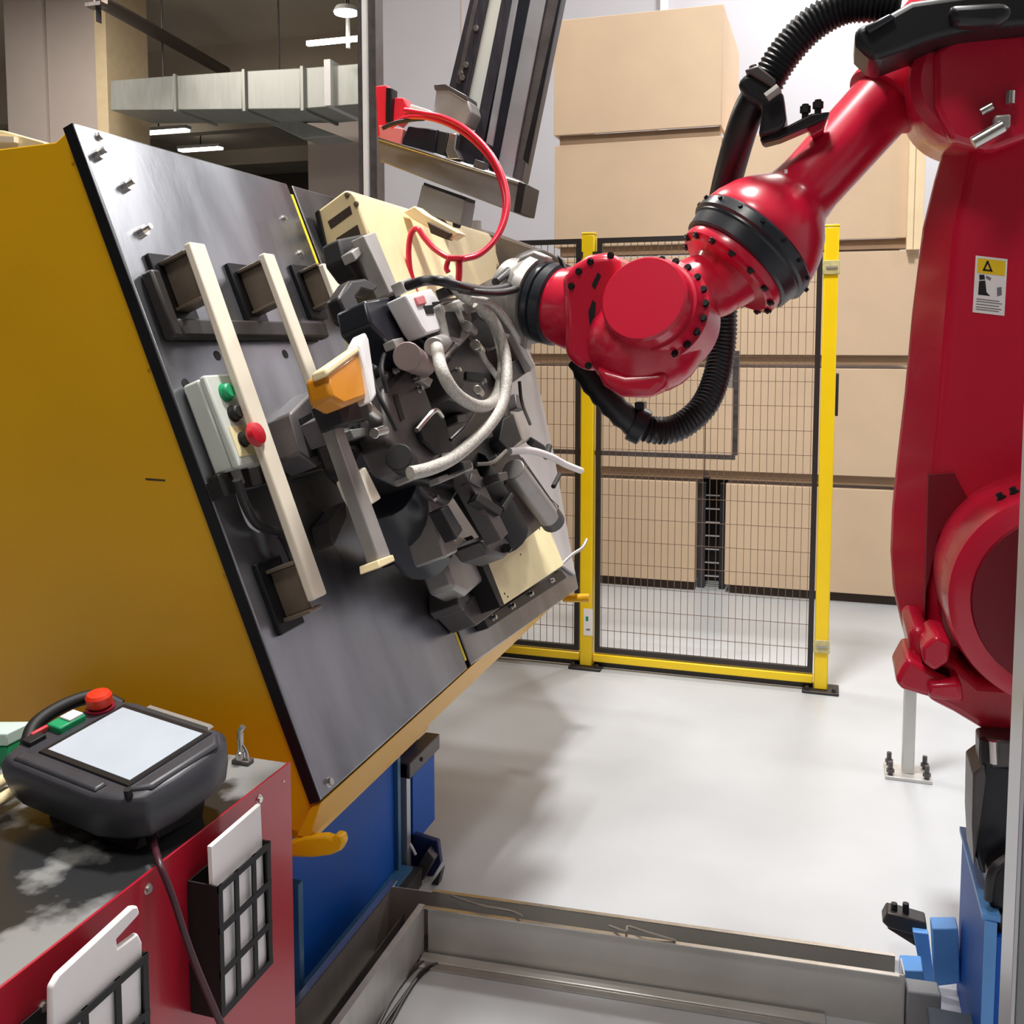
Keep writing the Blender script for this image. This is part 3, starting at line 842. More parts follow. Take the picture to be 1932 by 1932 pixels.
ts('main_casting', [(716, 640), (768, 640), (840, 690), (900, 640), (955, 700), (968, 790), (990, 835), (940, 880), (868, 915), (790, 905), (735, 850), (706, 770)], .30, .16, M_dark, .012)
ts('front_casting', [(724, 730), (762, 690), (800, 720), (830, 800), (835, 860), (800, 900), (760, 880), (735, 830)], .37, .07, M_mid, .012)
ts('slot', [(742, 745), (750, 742), (764, 790), (757, 795)], .372, .003, M_slot, 0)
ts('gearbox', [(832, 690), (880, 628), (926, 690), (940, 742), (905, 770), (850, 750)], .39, .10, M_mid, .010)
ts('black_head', [(690, 566), (752, 556), (800, 630), (838, 664), (800, 690), (736, 650), (700, 610)], .40, .07, M_navy, .006, 'glossy black head')
ts('head_edge', [(742, 556), (750, 554), (802, 628), (842, 646), (838, 664), (796, 640)], .41, .02, M_dark, .003)
ts('clamp_finger', [(640, 560), (662, 528), (690, 524), (716, 540), (706, 552), (684, 546), (672, 560), (690, 600), (676, 615), (655, 600)], .33, .035, M_dark, .006)
ts('pad', [(652, 548), (668, 552), (676, 588), (660, 592)], .30, .03, M_lgt, .006)
ts('dark_block', [(640, 450), (690, 440), (720, 505), (712, 540), (672, 520), (650, 490)], .28, .05, M_slot, .006)
ts('lever', [(664, 474), (690, 456), (698, 464), (672, 492)], .31, .03, M_lgt, .003)
ts('cover_strip', [(686, 444), (708, 437), (754, 548), (736, 554)], .33, .035, M_lgt, .003, 'light grey cover strip')
ts('valve_block', [(764, 556), (814, 544), (846, 590), (850, 618), (806, 630), (796, 616)], .45, .045, M_wht, .004, 'white valve block')
for hx, hy in ((810, 583), (826, 576)):
    ts('port', [(hx - 10, hy - 6), (hx + 6, hy - 8), (hx + 10, hy + 8), (hx - 5, hy + 9)], .452, .004, M_slot, 0)
ts('yoke', [(832, 572), (880, 560), (892, 600), (890, 630), (872, 650), (852, 640), (846, 606)], .47, .06, M_lgt, .006)
ts('yoke_slot', [(842, 588), (858, 588), (872, 620), (868, 636), (852, 632)], .472, .004, M_slot, 0)
tc('knob', (768, 672), (800, 690), .028, mat('pinkish_casting', (150, 132, 130), .45, .2), .44, .40, .024)
ts('side_block', [(922, 612), (955, 600), (1000, 680), (1006, 696), (964, 722), (950, 680)], .42, .12, mat('brown_grey_block', (96, 82, 78), .5, .3), .006)
ts('side_rim', [(950, 690), (1004, 664), (1008, 694), (962, 726)], .43, .03, M_dark, .003)
ts('arm_strip', [(960, 596), (974, 604), (1010, 690), (1003, 700), (964, 622)], .45, .02, M_lgt, .002)
ts('right_bracket', [(930, 760), (962, 742), (1000, 800), (1000, 830), (968, 850), (940, 810)], .30, .10, M_lgt, .005)
ts('right_block', [(950, 790), (968, 780), (985, 830), (960, 850), (942, 830)], .33, .04, M_slot, .003)
ts('lower_frame', [(770, 888), (860, 850), (960, 830), (1000, 880), (960, 900), (880, 910), (850, 950), (800, 930)], .27, .09, M_mid, .008)
ts('lower_leg', [(800, 920), (824, 916), (852, 1000), (866, 1040), (842, 1052), (818, 980)], .25, .08, M_lgt, .006)
ts('cross_bar', [(772, 884), (880, 842), (886, 858), (780, 906)], .36, .04, M_lgt, .003)
tc('big_motor', (722, 920), (800, 1040), .075, M_navy, .20, .12)
tc('big_motor', (880, 890), (955, 1010), .062, M_slot, .27, .24)
ts('motor_bracket', [(874, 890), (900, 884), (960, 1006), (946, 1020)], .33, .04, M_mid, .003)
tc('cylinder', (968, 885), (1035, 975), .030, M_lgt, .33, .31)
tc('cylinder_cap', (1030, 965), (1044, 985), .034, M_mid, .31, .305)
ts('cylinder_plate', [(966, 870), (986, 862), (1040, 940), (1056, 955), (1042, 975), (1020, 950)], .25, .03, M_slot, .003)
ts('nose', [(906, 1020), (930, 1004), (952, 1008), (972, 1036), (955, 1052), (924, 1044)], .27, .08, M_mid, .010)
obj('nose_bolt', MB().cyl(atP(956, 1034, .27), atP(956, 1034, .285), .012, n=6), M_dark, tool)
ts('web_plate', [(930, 985), (960, 890), (1010, 900), (1034, 984), (970, 1036)], .20, .03, M_mid, .004)
ts('side_flap', [(830, 960), (846, 952), (874, 1000), (862, 1018)], .3, .03, M_dark, .003)
tc('stub', (1000, 832), (1022, 846), .012, M_slot, .30, .30)
tc('stub', (1036, 842), (1030, 862), .010, M_slot, .28, .28)
tc('stub', (1056, 895), (1044, 918), .008, M_slot, .20, .20)
ts('handle_lever', [(948, 955), (966, 928), (972, 934), (952, 966)], .33, .02, M_slot, .003)
ts('left_rail', [(668, 790), (690, 800), (728, 872), (716, 884), (688, 850)], .31, .06, M_navy, .005)
tc('left_pin', (688, 770), (716, 800), .016, M_chrome, .36, .34)
tc('left_pin', (706, 818), (726, 812), .010, M_chrome, .37, .37)
tc('shaft', (752, 862), (764, 874), .026, M_slot, .385, .375, n=16)
tc('fitting', (818, 655), (846, 645), .020, M_lgt, .46, .44)
tc('fitting', (880, 615), (892, 625), .012, M_lgt, .48, .46)
tc('fitting', (896, 650), (906, 662), .012, M_chrome, .47, .45)
tc('fitting', (900, 735), (906, 742), .010, M_chrome, .47, .45)
ts('opening', [(790, 800), (822, 778), (840, 790), (856, 850), (830, 856), (800, 830)], .385, .01, M_slot, .002)
obj('bright_hook', MB().tube([atP(786, 812, .4), atP(806, 788, .41), atP(822, 774, .42), atP(834, 786, .41)], .005, 8), M_chrome, tool)
obj('neck_plate', MB().slab([(880, 560), (960, 545), (985, 600), (960, 640), (905, 600)], AW(.47), PN * -.06), M_mid, tool, bev=.005)
random.seed(3)
for k in range(16):
    x, y = random.uniform(735, 985), random.uniform(650, 900)
    pts = [(x - 9, y - 6), (x + 8, y - 9), (x + 11, y + 6), (x - 6, y + 10)]
    ts('small_block', pts, .335 + .05 * random.random(), .06, random.choice((M_dark, M_mid, M_slot, M_lgt)), .003)
for a_, b_, c_ in (((735, 640, .36), (720, 690, .40), (730, 740, .40)), ((700, 700, .36), (712, 740, .39), (748, 812, .40)), ((860, 640, .46), (838, 664, .46), (815, 690, .42)), ((900, 770, .41), (880, 800, .42), (850, 830, .40)), ((955, 850, .36), (930, 872, .36), (900, 876, .34)), ((980, 720, .42), (985, 760, .40), (1000, 800, .36))):
    obj('tool_wire', MB().tube([atP(*a_), atP(*b_), atP(*c_)], .0045, 8, 8), random.choice((M_cable, M_cable, M_cableL)), tool)
for px_, w_, m__ in (([(640, 790), (668, 786), (676, 806), (650, 816)], .30, M_chrome), ([(662, 810), (690, 806), (694, 822), (668, 828)], .32, M_lgt), ([(742, 640), (760, 636), (766, 650), (748, 656)], .415, M_lgt),
                     ([(880, 700), (918, 704), (914, 720), (880, 716)], .395, M_slot), ([(850, 700), (872, 694), (876, 730), (856, 734)], .395, M_dark), ([(790, 700), (818, 716), (812, 730), (786, 712)], .38, M_lgt),
                     ([(826, 900), (880, 880), (884, 890), (830, 912)], .33, M_lgt), ([(890, 892), (912, 900), (908, 920), (888, 910)], .335, M_mid), ([(905, 930), (950, 960), (944, 972), (898, 944)], .34, M_slot),
                     ([(972, 742), (986, 748), (992, 772), (976, 770)], .34, M_mid), ([(784, 560), (800, 556), (806, 572), (790, 576)], .455, mat('pink_valve', (206, 120, 124), .4)), ([(756, 530), (776, 522), (784, 544), (766, 552)], .44, M_lgt),
                     ([(840, 540), (866, 534), (872, 552), (846, 558)], .49, M_dark), ([(890, 566), (914, 560), (920, 580), (898, 586)], .50, M_lgt), ([(930, 640), (952, 634), (958, 650), (936, 656)], .43, M_lgt)):
    ts('small_block', px_, w_, .025, m__, .002)
copies('bolt', bolt_mb(.006, .01), M_chrome, tool, [(atP(x, y, w), PN) for x, y, w in ((745, 700, .372), (790, 735, .372), (770, 860, .372), (862, 700, .392), (910, 720, .392), (985, 690, .43), (820, 940, .272), (870, 905, .272), (936, 858, .302), (845, 1000, .252))])

# ------------------------------------------------------------------ hoses of the tool


def hose(name, label, cat, px, w, r, m, group=None, rib=None, n=12):
    pts = [atP(q[0], q[1], q[2] if len(q) > 2 else w) for q in px]
    o = obj(name, MB().tube(pts, r, n, 8, rib), m)
    return tag(o, label, cat, group)


hose('braided_hose', 'pale braided hose hanging in a U from the tool head fitting', 'hose', [(824, 655, .48), (834, 700, .5), (860, 742, .5), (900, 766, .5), (930, 758, .5), (946, 720, .5), (948, 668, .5), (934, 618, .5), (908, 580, .5), (872, 556, .5), (846, 528, .5)], .5, .0125, M_braid, 'braided hoses of the tool')
hose('braided_hose', 'pale braided hose sweeping down to the lower left of the tool', 'hose', [(774, 893, .42), (812, 884, .44), (852, 866, .46), (892, 834, .48), (926, 798, .5), (948, 760, .515), (956, 710, .53), (950, 655, .53), (930, 605, .53), (900, 572, .52)], .5, .0125, M_braid, 'braided hoses of the tool')
hose('braided_hose', 'thin pale hose on the side towards the red wrist', 'hose', [(884, 562, .52), (925, 572, .54), (952, 600, .54), (972, 630, .53), (990, 668, .50), (1004, 690, .47)], .5, .008, M_braid, 'braided hoses of the tool')
hose('braided_hose', 'short pale hose along the gearbox, ending below the fittings', 'hose', [(905, 658, .47), (915, 680, .46), (930, 700, .46), (938, 712, .44)], .46, .007, M_braid, 'braided hoses of the tool')
hose('pale_cable', 'bundle of pale cable ends poking out right of the far plate', 'cable', [(960, 852, .33), (1000, 850, .34), (1040, 862, .34), (1066, 876, .34), (1096, 888, .33)], .34, .010, M_wht)
hose('black_cable', 'thick black cable from the tool head to the wrist flange', 'cable', [(768, 540, .46), (800, 530, .5), (830, 530, .54), (870, 541, .56), (920, 548, .56), (965, 538, .56), (984, 515, .55)], .5, .010, M_cable, 'black cables at the flange')
hose('black_cable', 'second black cable just below, ending at the grey flange', 'cable', [(868, 546, .55), (905, 552, .57), (950, 551, .58), (985, 540, .57), (1000, 520, .56)], .5, .008, M_cable, 'black cables at the flange')
hose('black_cable', 'black cable arching over the top of the grey flange', 'cable', [(935, 532, .55), (962, 508, .56), (985, 484, .55), (1020, 476, .54), (1056, 494, .53)], .5, .009, M_cable, 'black cables at the flange')

# ================================================================== OVERHEAD UNIT
YO = 3.25
AO = lambda dy=0: (lambda x, y: atY(x, y, YO + dy))
t = ovh = thing('overhead_slide', 'leaning overhead slide unit of dark rails and aluminium profiles', 'machine', atY(860, 330, YO))


def os_(name, px, dy, th, m, bev=.003, parent=None, label=None):
    return obj(name, MB().slab(px, AO(dy), (0, th, 0)), m, parent or ovh, bev=bev, label=label)


def ext(a, b, k=.45):   # carry a leaning rail up beyond the frame
    return (a[0] + (a[0] - b[0]) * k, a[1] + (a[1] - b[1]) * k)


def rail(name, tl_, tr_, br_, bl_, dy, th, m):
    return os_(name, [ext(tl_, bl_), ext(tr_, br_), br_, bl_], dy, th, m)


rail('dark_rail', (886, 0), (918, 0), (878, 190), (846, 166), -.01, .06, M_aluD)
rail('rail_face', (894, 0), (902, 0), (868, 160), (860, 156), -.014, .004, M_mid)
rail('profile', (918, 0), (946, 0), (900, 240), (876, 190), .01, .06, M_greybox)
rail('dark_rail', (946, 0), (968, 0), (906, 300), (893, 260), 0, .06, M_aluD)
rail('profile', (966, 0), (978, 0), (922, 320), (908, 312), -.006, .05, M_alu)
rail('dark_rail', (978, 0), (1000, 0), (936, 330), (922, 320), .0, .05, M_navy)
rail('profile', (1000, 0), (1030, 0), (966, 335), (936, 325), -.01, .07, M_alu)
rail('dark_rail', (1030, 0), (1054, 0), (984, 342), (960, 330), 0, .08, M_mid)
rail('edge_rail', (1040, 60), (1046, 60), (996, 310), (986, 300), -.02, .018, M_steelD)
rail('back_plate', (890, 0), (1050, 0), (980, 336), (852, 180), .072, .03, M_mid)
copies('bolt', bolt_mb(.008, .008), M_chrome, ovh, [(atY(x, y, YO - .014), (0, -1, 0)) for x, y in ((898, 53), (879, 122), (869, 138), (872, 146))])
os_('cross_plate', [(712, 262), (758, 268), (978, 340), (990, 350), (972, 402), (716, 304)], -.14, .13, M_slate, .004)
os_('top_edge', [(714, 258), (988, 345), (988, 350), (714, 264)], -.15, .145, M_chrome, .002)  # bright strip put in as the highlight along the plate top
os_('end_cap', [(978, 342), (992, 346), (982, 402), (968, 400)], -.155, .16, M_dark, .003)
os_('tool_block', [(796, 348), (878, 378), (870, 425), (784, 398)], -.13, .10, M_slate, .004)
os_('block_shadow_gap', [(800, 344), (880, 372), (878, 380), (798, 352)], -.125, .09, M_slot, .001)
os_('jaw', [(852, 410), (870, 412), (862, 430), (854, 428)], -.12, .03, M_slot, .002)
m_ = os_('motor', [(822, 168), (848, 168), (884, 190), (890, 212), (878, 236), (816, 222)], -.12, .10, M_lgt, .006, label='pale square motor')
os_('motor_cap', [(818, 160), (840, 158), (880, 180), (882, 190), (846, 170), (820, 170)], -.122, .10, M_mid, .002, m_)
os_('drive_box', [(770, 238), (826, 244), (820, 290), (754, 274)], -.14, .09, M_navy, .004, label='navy drive box')
os_('drive_side', [(826, 246), (846, 250), (838, 298), (820, 290)], -.13, .08, M_slot, .003)
os_('shaft_block', [(848, 250), (862, 252), (858, 280), (868, 300), (846, 300), (840, 284)], -.15, .05, M_chrome, .003)
os_('guide_block', [(866, 250), (916, 268), (910, 312), (862, 300)], -.11, .08, M_navy, .004)
os_('lug', [(896, 300), (915, 306), (912, 322), (892, 316)], -.15, .04, M_mid, .002)
rb = os_('red_glow_bracket', [(708, 162), (730, 160), (734, 176), (728, 256), (712, 258)], -.14, .05, mat('bright_red_plastic', (226, 44, 62), .35), .004, label='red slab for a red glow')  # reflected red glow built as a bracket shape
os_('bracket_pad', [(728, 164), (740, 166), (736, 232), (727, 230)], -.145, .045, M_steelD, .003, rb)
os_('red_glow_bracket', [(742, 184), (762, 184), (772, 210), (748, 236), (740, 230)], -.12, .06, mat('bright_red_plastic', (226, 44, 62), .35), .004)
os_('valve_row', [(714, 236), (760, 242), (756, 274), (716, 262)], -.15, .06, mat('pink_valve', (206, 120, 124), .4), .003)
os_('white_fitting', [(774, 196), (812, 208), (812, 216), (772, 206)], -.15, .03, M_wht, .003)
# post that carries the unit goes up out of view to the ceiling
a = atY(1010, -120, YO + .05)
obj('hanger', MB().bb((a.x - .12, YO - .02, 2.9), (a.x + .14, YO + .12, 6.6)), M_mid, ovh)

rh = [(738, 238), (768, 222), (806, 222), (850, 236), (890, 262), (925, 300), (946, 345), (953, 390), (944, 432), (922, 466), (890, 484), (864, 489)]
o = obj('red_air_hose', MB().tube([atY(x, y, YO - .22 - .30 * i / 11) for i, (x, y) in enumerate(rh)], .0085, 12, 8), M_rhose)
tag(o, 'red air hose looping from the overhead slide, outer strand', 'hose', 'red air hoses')
rh2 = [(764, 208), (800, 214), (838, 222), (880, 244), (918, 280), (944, 322), (957, 368), (954, 410), (936, 450), (905, 480), (870, 490)]
o = obj('red_air_hose', MB().tube([atY(x, y, YO - .24 - .30 * i / 10) for i, (x, y) in enumerate(rh2)], .0085, 12, 8), M_rhose)
tag(o, 'second red air hose of the loop, upper strand under the pale motor', 'hose', 'red air hoses')
o = obj('red_air_hose', MB().tube([atY(x, y, 2.72) for x, y in ((866, 490), (842, 484), (818, 468), (800, 448), (788, 432), (776, 440), (771, 470), (773, 505), (781, 540), (787, 575))], .0085, 12, 8), M_rhose)
tag(o, 'red air hose kinked over the cream beam and dropping to the tool head', 'hose', 'red air hoses')
t = thing('hose_clip', 'red hose clip with two drop tubes where the red loops meet', 'clip', atY(860, 500, 2.7))
obj('saddle', MB().bb(atY(842, 482, 2.70), atY(884, 494, 2.74)), M_rhose, t, bev=.004)
obj('drop', MB().tube([atY(866, 490, 2.72), atY(866, 515, 2.72), atY(864, 538, 2.72)], .010, 10), M_rhose, t)
obj('drop', MB().tube([atY(846, 490, 2.72), atY(842, 505, 2.72), atY(846, 514, 2.72)], .008, 10), M_rhose, t)
o = obj('dark_hose', MB().tube([atY(x, y, YO - .25) for x, y in ((722, 242), (745, 232), (775, 226), (800, 224))], .007, 10, 8), M_cable)
tag(o, 'short dark hose end beside the red glow slab of the overhead slide', 'hose')
# aluminium post behind the table
x0, x1 = atY(677, 300, 4.75).x, atY(711, 300, 4.75).x
t = thing('aluminium_post', 'tall grey aluminium profile post left of the overhead slide', 'post', ((x0 + x1) / 2, 4.8, 0))
w_ = x1 - x0
obj('flange', MB().bb((x0, 4.75, 0), (x0 + w_ * .27, 4.84, 3.9)), M_mid, t)
obj('bright_face', MB().bb((x0 + w_ * .32, 4.735, 0), (x0 + w_ * .56, 4.84, 3.9)), M_wht, t, label='bright front face')
obj('groove', MB().bb((x0 + w_ * .27, 4.775, 0), (x0 + w_ * .32, 4.835, 3.9)), M_slot, t)
obj('flange', MB().bb((x0 + w_ * .62, 4.75, 0), (x1, 4.84, 3.9)), M_mid, t)
obj('groove', MB().bb((x0 + w_ * .56, 4.775, 0), (x0 + w_ * .62, 4.835, 3.9)), M_slot, t)

# ================================================================== ROBOT
t = rob = thing('industrial_robot', 'big glossy red six axis robot arm reaching to the tilted table', 'robot', (.55, 2.5, .35))


def rs(name, px, Y, th, m=None, bev=.01, parent=None, label=None, seg=3):
    return obj(name, MB().slab(px, lambda x, y: atY(x, y, Y), (0, th, 0)), m or M_red, parent or rob, bev=bev, label=label, seg=seg)


# lower arm: bevelled long casting (front outline, shoulder outline, back)
YA = 2.30
outl = [(1782, 262), (1760, 340), (1738, 430), (1718, 590), (1704, 740), (1690, 860), (1680, 960), (1677, 1040), (1682, 1110), (1698, 1180), (1712, 1230)]
rdg = [(1842, 262), (1826, 340), (1806, 430), (1790, 590), (1779, 740), (1768, 860), (1760, 960), (1757, 1040), (1760, 1110), (1768, 1180), (1780, 1230)]
xr = [1975, 1990, 2010, 2060, 2110, 2150, 2180, 2190, 2180, 2150, 2120]
o2 = [atY(x, y, YA + .10) for x, y in outl] + [atY(xr[i] + 70, outl[i][1], YA + .10) for i in range(10, -1, -1)]
r2 = [atY(x, y, YA) for x, y in rdg] + [atY(xr[i], outl[i][1], YA) for i in range(10, -1, -1)]
la = obj('lower_arm', MB().loft([r2, o2, [p + V((.09 if k < 11 else -.09, .22, 0)) for k, p in enumerate(o2)]]), M_red, rob, bev=.012, seg=3, ang=28)
# warning label
A, B = (1842, 483), (1897, 594)
lq = [(1841, 482), (1901, 489), (1895, 596), (1835, 589)]
lab = rs('warning_label', lq, YA - .0015, .001, M_paper, 0, label='white and yellow warning label')


def lp(u, v):
    x = lq[0][0] + (lq[1][0] - lq[0][0]) * u + (lq[3][0] - lq[0][0]) * v
    y = lq[0][1] + (lq[1][1] - lq[0][1]) * u + (lq[3][1] - lq[0][1]) * v
    return (x, y)


def lb(name, pts, m, d=.0022):
    return rs(name, [lp(*p) for p in pts], YA - d, .0006, m, 0, lab)


lb('label_header', [(.07, .04), (.94, .04), (.94, .30), (.07, .30)], M_labelY)
lb('warning_triangle', [(.24, .25), (.36, .07), (.42, .07), (.29, .25)], M_ink, .003)
lb('warning_triangle', [(.40, .07), (.36, .09), (.50, .25), (.56, .25)], M_ink, .003)
lb('warning_triangle', [(.26, .22), (.54, .22), (.54, .25), (.26, .25)], M_ink, .003)
lb('pictogram', [(.14, .33), (.30, .32), (.33, .40), (.16, .42)], M_ink)
lb('pictogram', [(.15, .44), (.34, .42), (.40, .62), (.52, .68), (.14, .68)], M_ink)
lb('pictogram', [(.36, .33), (.52, .36), (.50, .41), (.36, .38)], M_inkG)
lb('pictogram', [(.72, .52), (.86, .50), (.88, .64), (.74, .67)], M_inkG)
for k, vv in enumerate((.75, .79, .84, .89, .93)):
    lb('print_line', [(.1, vv), (.9 if k % 2 else .82, vv), (.9 if k % 2 else .82, vv + .014), (.1, vv + .014)], M_inkG)

# J2 drum
J2 = atY(1990, 1108, 2.16); J2.y = 2.0
obj('shoulder_drum', MB().lathe(J2 + V((0, .36, 0)), (0, -1, 0), [(0, .205), (.05, .21), (.30, .21), (.325, .205), (.335, .185)], 64), M_red, rob)
obj('drum_cover', MB().lathe(J2 + V((0, .03, 0)), (0, -1, 0), [(0, .17), (.012, .165), (.014, .1)], 40), mat('dark_red_paint', (120, 10, 30), .4), rob)
mo = obj('shoulder_motor', MB().bb(J2 + V((-.06, -.12, -.11)), J2 + V((.1, .015, .13))), M_dark, rob, bev=.02)
obj('motor_cap', MB().cyl(J2 + V((-.04, -.14, .12)), J2 + V((-.04, -.02, .12)), .03), M_mid, mo)
obj('motor_plate', MB().bb(J2 + V((-.075, -.03, -.15)), J2 + V((.1, .0, .10))), M_navy, mo, bev=.006)
copies('bolt', bolt_mb(.007, .01), M_dark, rob, [(J2 + V((.212 * math.cos(a), .1, .212 * math.sin(a))), (math.cos(a), 0, math.sin(a))) for a in (1.75, 2.0, 2.12)])
rs('arm_pocket', [(1752, 896), (1800, 892), (1826, 940), (1770, 1010), (1746, 1120), (1744, 1180)], YA - .012, .06, mat('dark_red_paint', (120, 10, 30), .4), .008)
# stops and turret
rs('stop_block', [(1738, 1222), (1766, 1200), (1796, 1212), (1790, 1250), (1764, 1268), (1742, 1252)], 2.10, .14, None, .008)
rs('stop_arm', [(1688, 1284), (1712, 1240), (1770, 1272), (1812, 1290), (1812, 1312), (1750, 1316), (1700, 1302)], 2.12, .16, None, .012)
rs('stop_arm', [(1750, 1290), (1814, 1286), (1820, 1328), (1752, 1318)], 2.10, .14, None, .01)
rs('rubber_stop', [(1738, 1252), (1800, 1280), (1798, 1290), (1740, 1268)], 2.13, .08, M_slot, .004)
tur = [(1712, 1190), (1740, 1180), (1790, 1240), (1850, 1290), (2000, 1300), (2240, 1290), (2240, 1440), (1940, 1450), (1904, 1432), (1850, 1376), (1800, 1346), (1752, 1322), (1716, 1240)]
rs('turret', tur, 2.18, .62, None, .02)
rs('turret_skirt', [(1712, 1196), (1738, 1180), (1762, 1200), (1742, 1300), (1720, 1240)], 2.22, .4, None, .012)
# base under the turret
BZ = atY(1850, 1440, 2.3)
obj('base_casting', MB().lathe((.66, 2.32, .38), (0, 0, 1), [(0, .30), (.05, .30), (.08, .27), (.26, .25), (.30, .26)], 40), M_dark, rob)
rs('base_motor', [(1840, 1470), (1856, 1440), (1930, 1446), (1930, 1650), (1850, 1650), (1836, 1600)], 2.12, .10, M_navy, .008)
rs('motor_flange', [(1836, 1460), (1858, 1444), (1862, 1470), (1850, 1560), (1838, 1640), (1834, 1560)], 2.10, .12, M_mid, .005)
rs('cable_box', [(1850, 1400), (1886, 1396), (1930, 1400), (1930, 1450), (1850, 1450)], 2.11, .08, M_mid, .006)
rs('connector', [(1862, 1640), (1930, 1600), (1930, 1720), (1868, 1716)], 2.08, .09, M_dark, .008)
obj('pipe', MB().tube([atY(1862, 1395, 2.12), atY(1861, 1420, 2.12), atY(1862, 1442, 2.12)], .014, 10), M_dark, rob)
obj('pipe', MB().tube([atY(1874, 1398, 2.10), atY(1876, 1440, 2.10)], .008, 10, 0), M_chrome, rob)
obj('pipe', MB().tube([atY(1900, 1620, 2.06), atY(1876, 1640, 2.05), atY(1868, 1670, 2.05), atY(1866, 1695, 2.06)], .010, 10), M_cable, rob)

# J3 housing
J3 = atY(1840, 160, 2.30)
obj('elbow_housing', MB().lathe(V((J3.x, 2.62, J3.z)), (0, -1, 0), [(.12, .12), (.14, .132), (.36, .136), (.385, .13), (.40, .11)], 48), M_red, rob)
rs('elbow_block', [(1690, 92), (1728, 74), (1790, 40), (1960, 30), (2010, 120), (1990, 260), (1880, 288), (1800, 262), (1752, 214), (1722, 216)], 2.33, .24, None, .02)
rs('elbow_cover', [(1762, 96), (1800, 70), (1940, 60), (1960, 250), (1870, 286), (1792, 262), (1764, 200)], 2.20, .05, None, .012)
obj('connector', MB().cyl(atY(1836, 270, 2.17), atY(1892, 238, 2.17), .013, n=14), M_chrome, rob)
obj('connector', MB().cyl(atY(1850, 212, 2.18), atY(1872, 200, 2.18), .009, n=12), M_chrome, rob)
obj('connector', MB().cyl(atY(1905, 196, 2.18), atY(1906, 172, 2.18), .009, n=12), M_chrome, rob)
obj('plug', MB().bb(atY(1876, 242, 2.165), atY(1902, 222, 2.20)), M_lgt, rob, bev=.004)

# forearm
A0 = atY(1697, 161, 2.42); A1 = atY(1419, 466, 2.255)
ax = (A1 - A0).normalized(); LA = (A1 - A0).length
obj('forearm_tube', MB().lathe(A0, ax, [(-.12, .078), (0, .0765), (LA - .19, .0735), (LA - .15, .078), (LA - .13, .09), (LA - .105, .111), (LA - .075, .128), (LA - .04, .140), (LA - .018, .144), (LA - .012, .143)], 56), M_red, rob, ang=50)
obj('collar', MB().lathe(A0, ax, [(-.10, .088), (-.02, .092), (.046, .092), (.054, .090), (.056, .078)], 48), M_red, rob)
obj('forearm_root', MB().lathe(A0 - ax * .30, ax, [(0, .10), (.05, .118), (.16, .112), (.20, .10)], 40), M_red, rob)
rg = obj('wrist_ring', MB().lathe(A0 + ax * (LA - .012), ax, [(0, .144), (.006, .148), (.026, .148), (.030, .141), (.034, .141), (.038, .138), (.066, .134), (.070, .128)], 64), M_ring, rob, ang=25, label='dark ring')
copies('bolt', bolt_mb(.005, .006), M_steelD, rg, [(A0 + ax * (LA - .001) + ax.to_track_quat('Z', 'Y') @ V((math.cos(a) * .147, math.sin(a) * .147, 0)), ax.to_track_quat('Z', 'Y') @ V((math.cos(a), math.sin(a), 0))) for a in [i * math.pi / 8 for i in range(16)]])
fl = obj('wrist_flange', MB().lathe(A0 + ax * (LA + .056), ax, [(0, .124), (.012, .126), (.022, .124), (.026, .112), (.030, .108), (.032, .08), (.07, .067)], 56), M_red, rob, ang=25)
copies('bolt', bolt_mb(.007, .007), M_dark, fl, [(A0 + ax * (LA + .080) + ax.to_track_quat('Z', 'Y') @ V((math.cos(a) * .117, math.sin(a) * .117, 0)), ax) for a in [i * math.pi / 7 for i in range(14)]])
obj('data_plate', MB().box(A0 + ax * (LA - .10) + V((.012, -.13, .07)), (.006, .002, .008)), M_wht, rob)
# wrist hand
Wc = atY(1213, 562, 2.02)
ya = V((-.17, -1, .33)).normalized()
Nk0 = A0 + ax * (LA + .08); Wm = Wc + V((.035, .16, -.01))
obj('wrist_neck', MB().tube([Nk0 - ax * .05, Nk0 + ax * .03, Nk0.lerp(Wm, .5), Wm], lambda f: .067 if f < .3 else .067 + .02 * (f - .3), 32, 8), M_red, rob, ang=60)
hd = obj('wrist_hub', MB().lathe(Wc - ya * .20, ya, [(0, .10), (.02, .112), (.10, .116), (.122, .116), (.126, .107), (.130, .107), (.16, .1), (.162, .094), (.194, .091), (.20, .086)], 64), M_red, rob, ang=25)
qw = ya.to_track_quat('Z', 'Y')
copies('bolt', bolt_mb(.0065, .005), M_dark, hd, [(Wc - ya * .0685 + qw @ V((math.cos(a) * .110, math.sin(a) * .110, 0)), ya) for a in [i * math.pi / 11 + .1 for i in range(22)]])
obj('hub_back', MB().lathe(Wc + V((.005, .33, -.02)), (0, -1, 0), [(0, .07), (.02, .09), (.10, .10), (.16, .104)], 48), M_red, rob)
obj('wrist_belly', MB().ell(Wc + V((-.015, .11, -.09)), .128, .11, .112), M_red, rob, ang=60)
lobe = [(1058, 520), (1080, 498), (1108, 480), (1150, 474), (1168, 492), (1180, 560), (1160, 650), (1130, 700), (1096, 700), (1064, 672)]
rs('wrist_lobe', lobe, 2.09, .18, None, .03, seg=4)
for sl in ([(1116, 538), (1128, 514), (1134, 520), (1122, 546)], [(1110, 588), (1118, 566), (1124, 572), (1120, 622), (1112, 610)]):
    rs('slot', sl, 2.0885, .004, M_slot, 0)
copies('bolt', bolt_mb(.006, .006), M_dark, rob, [(atY(x, y, 2.09), (0, -1, 0)) for x, y in ((1092, 512), (1114, 494), (1152, 482), (1078, 540), (1110, 690))])
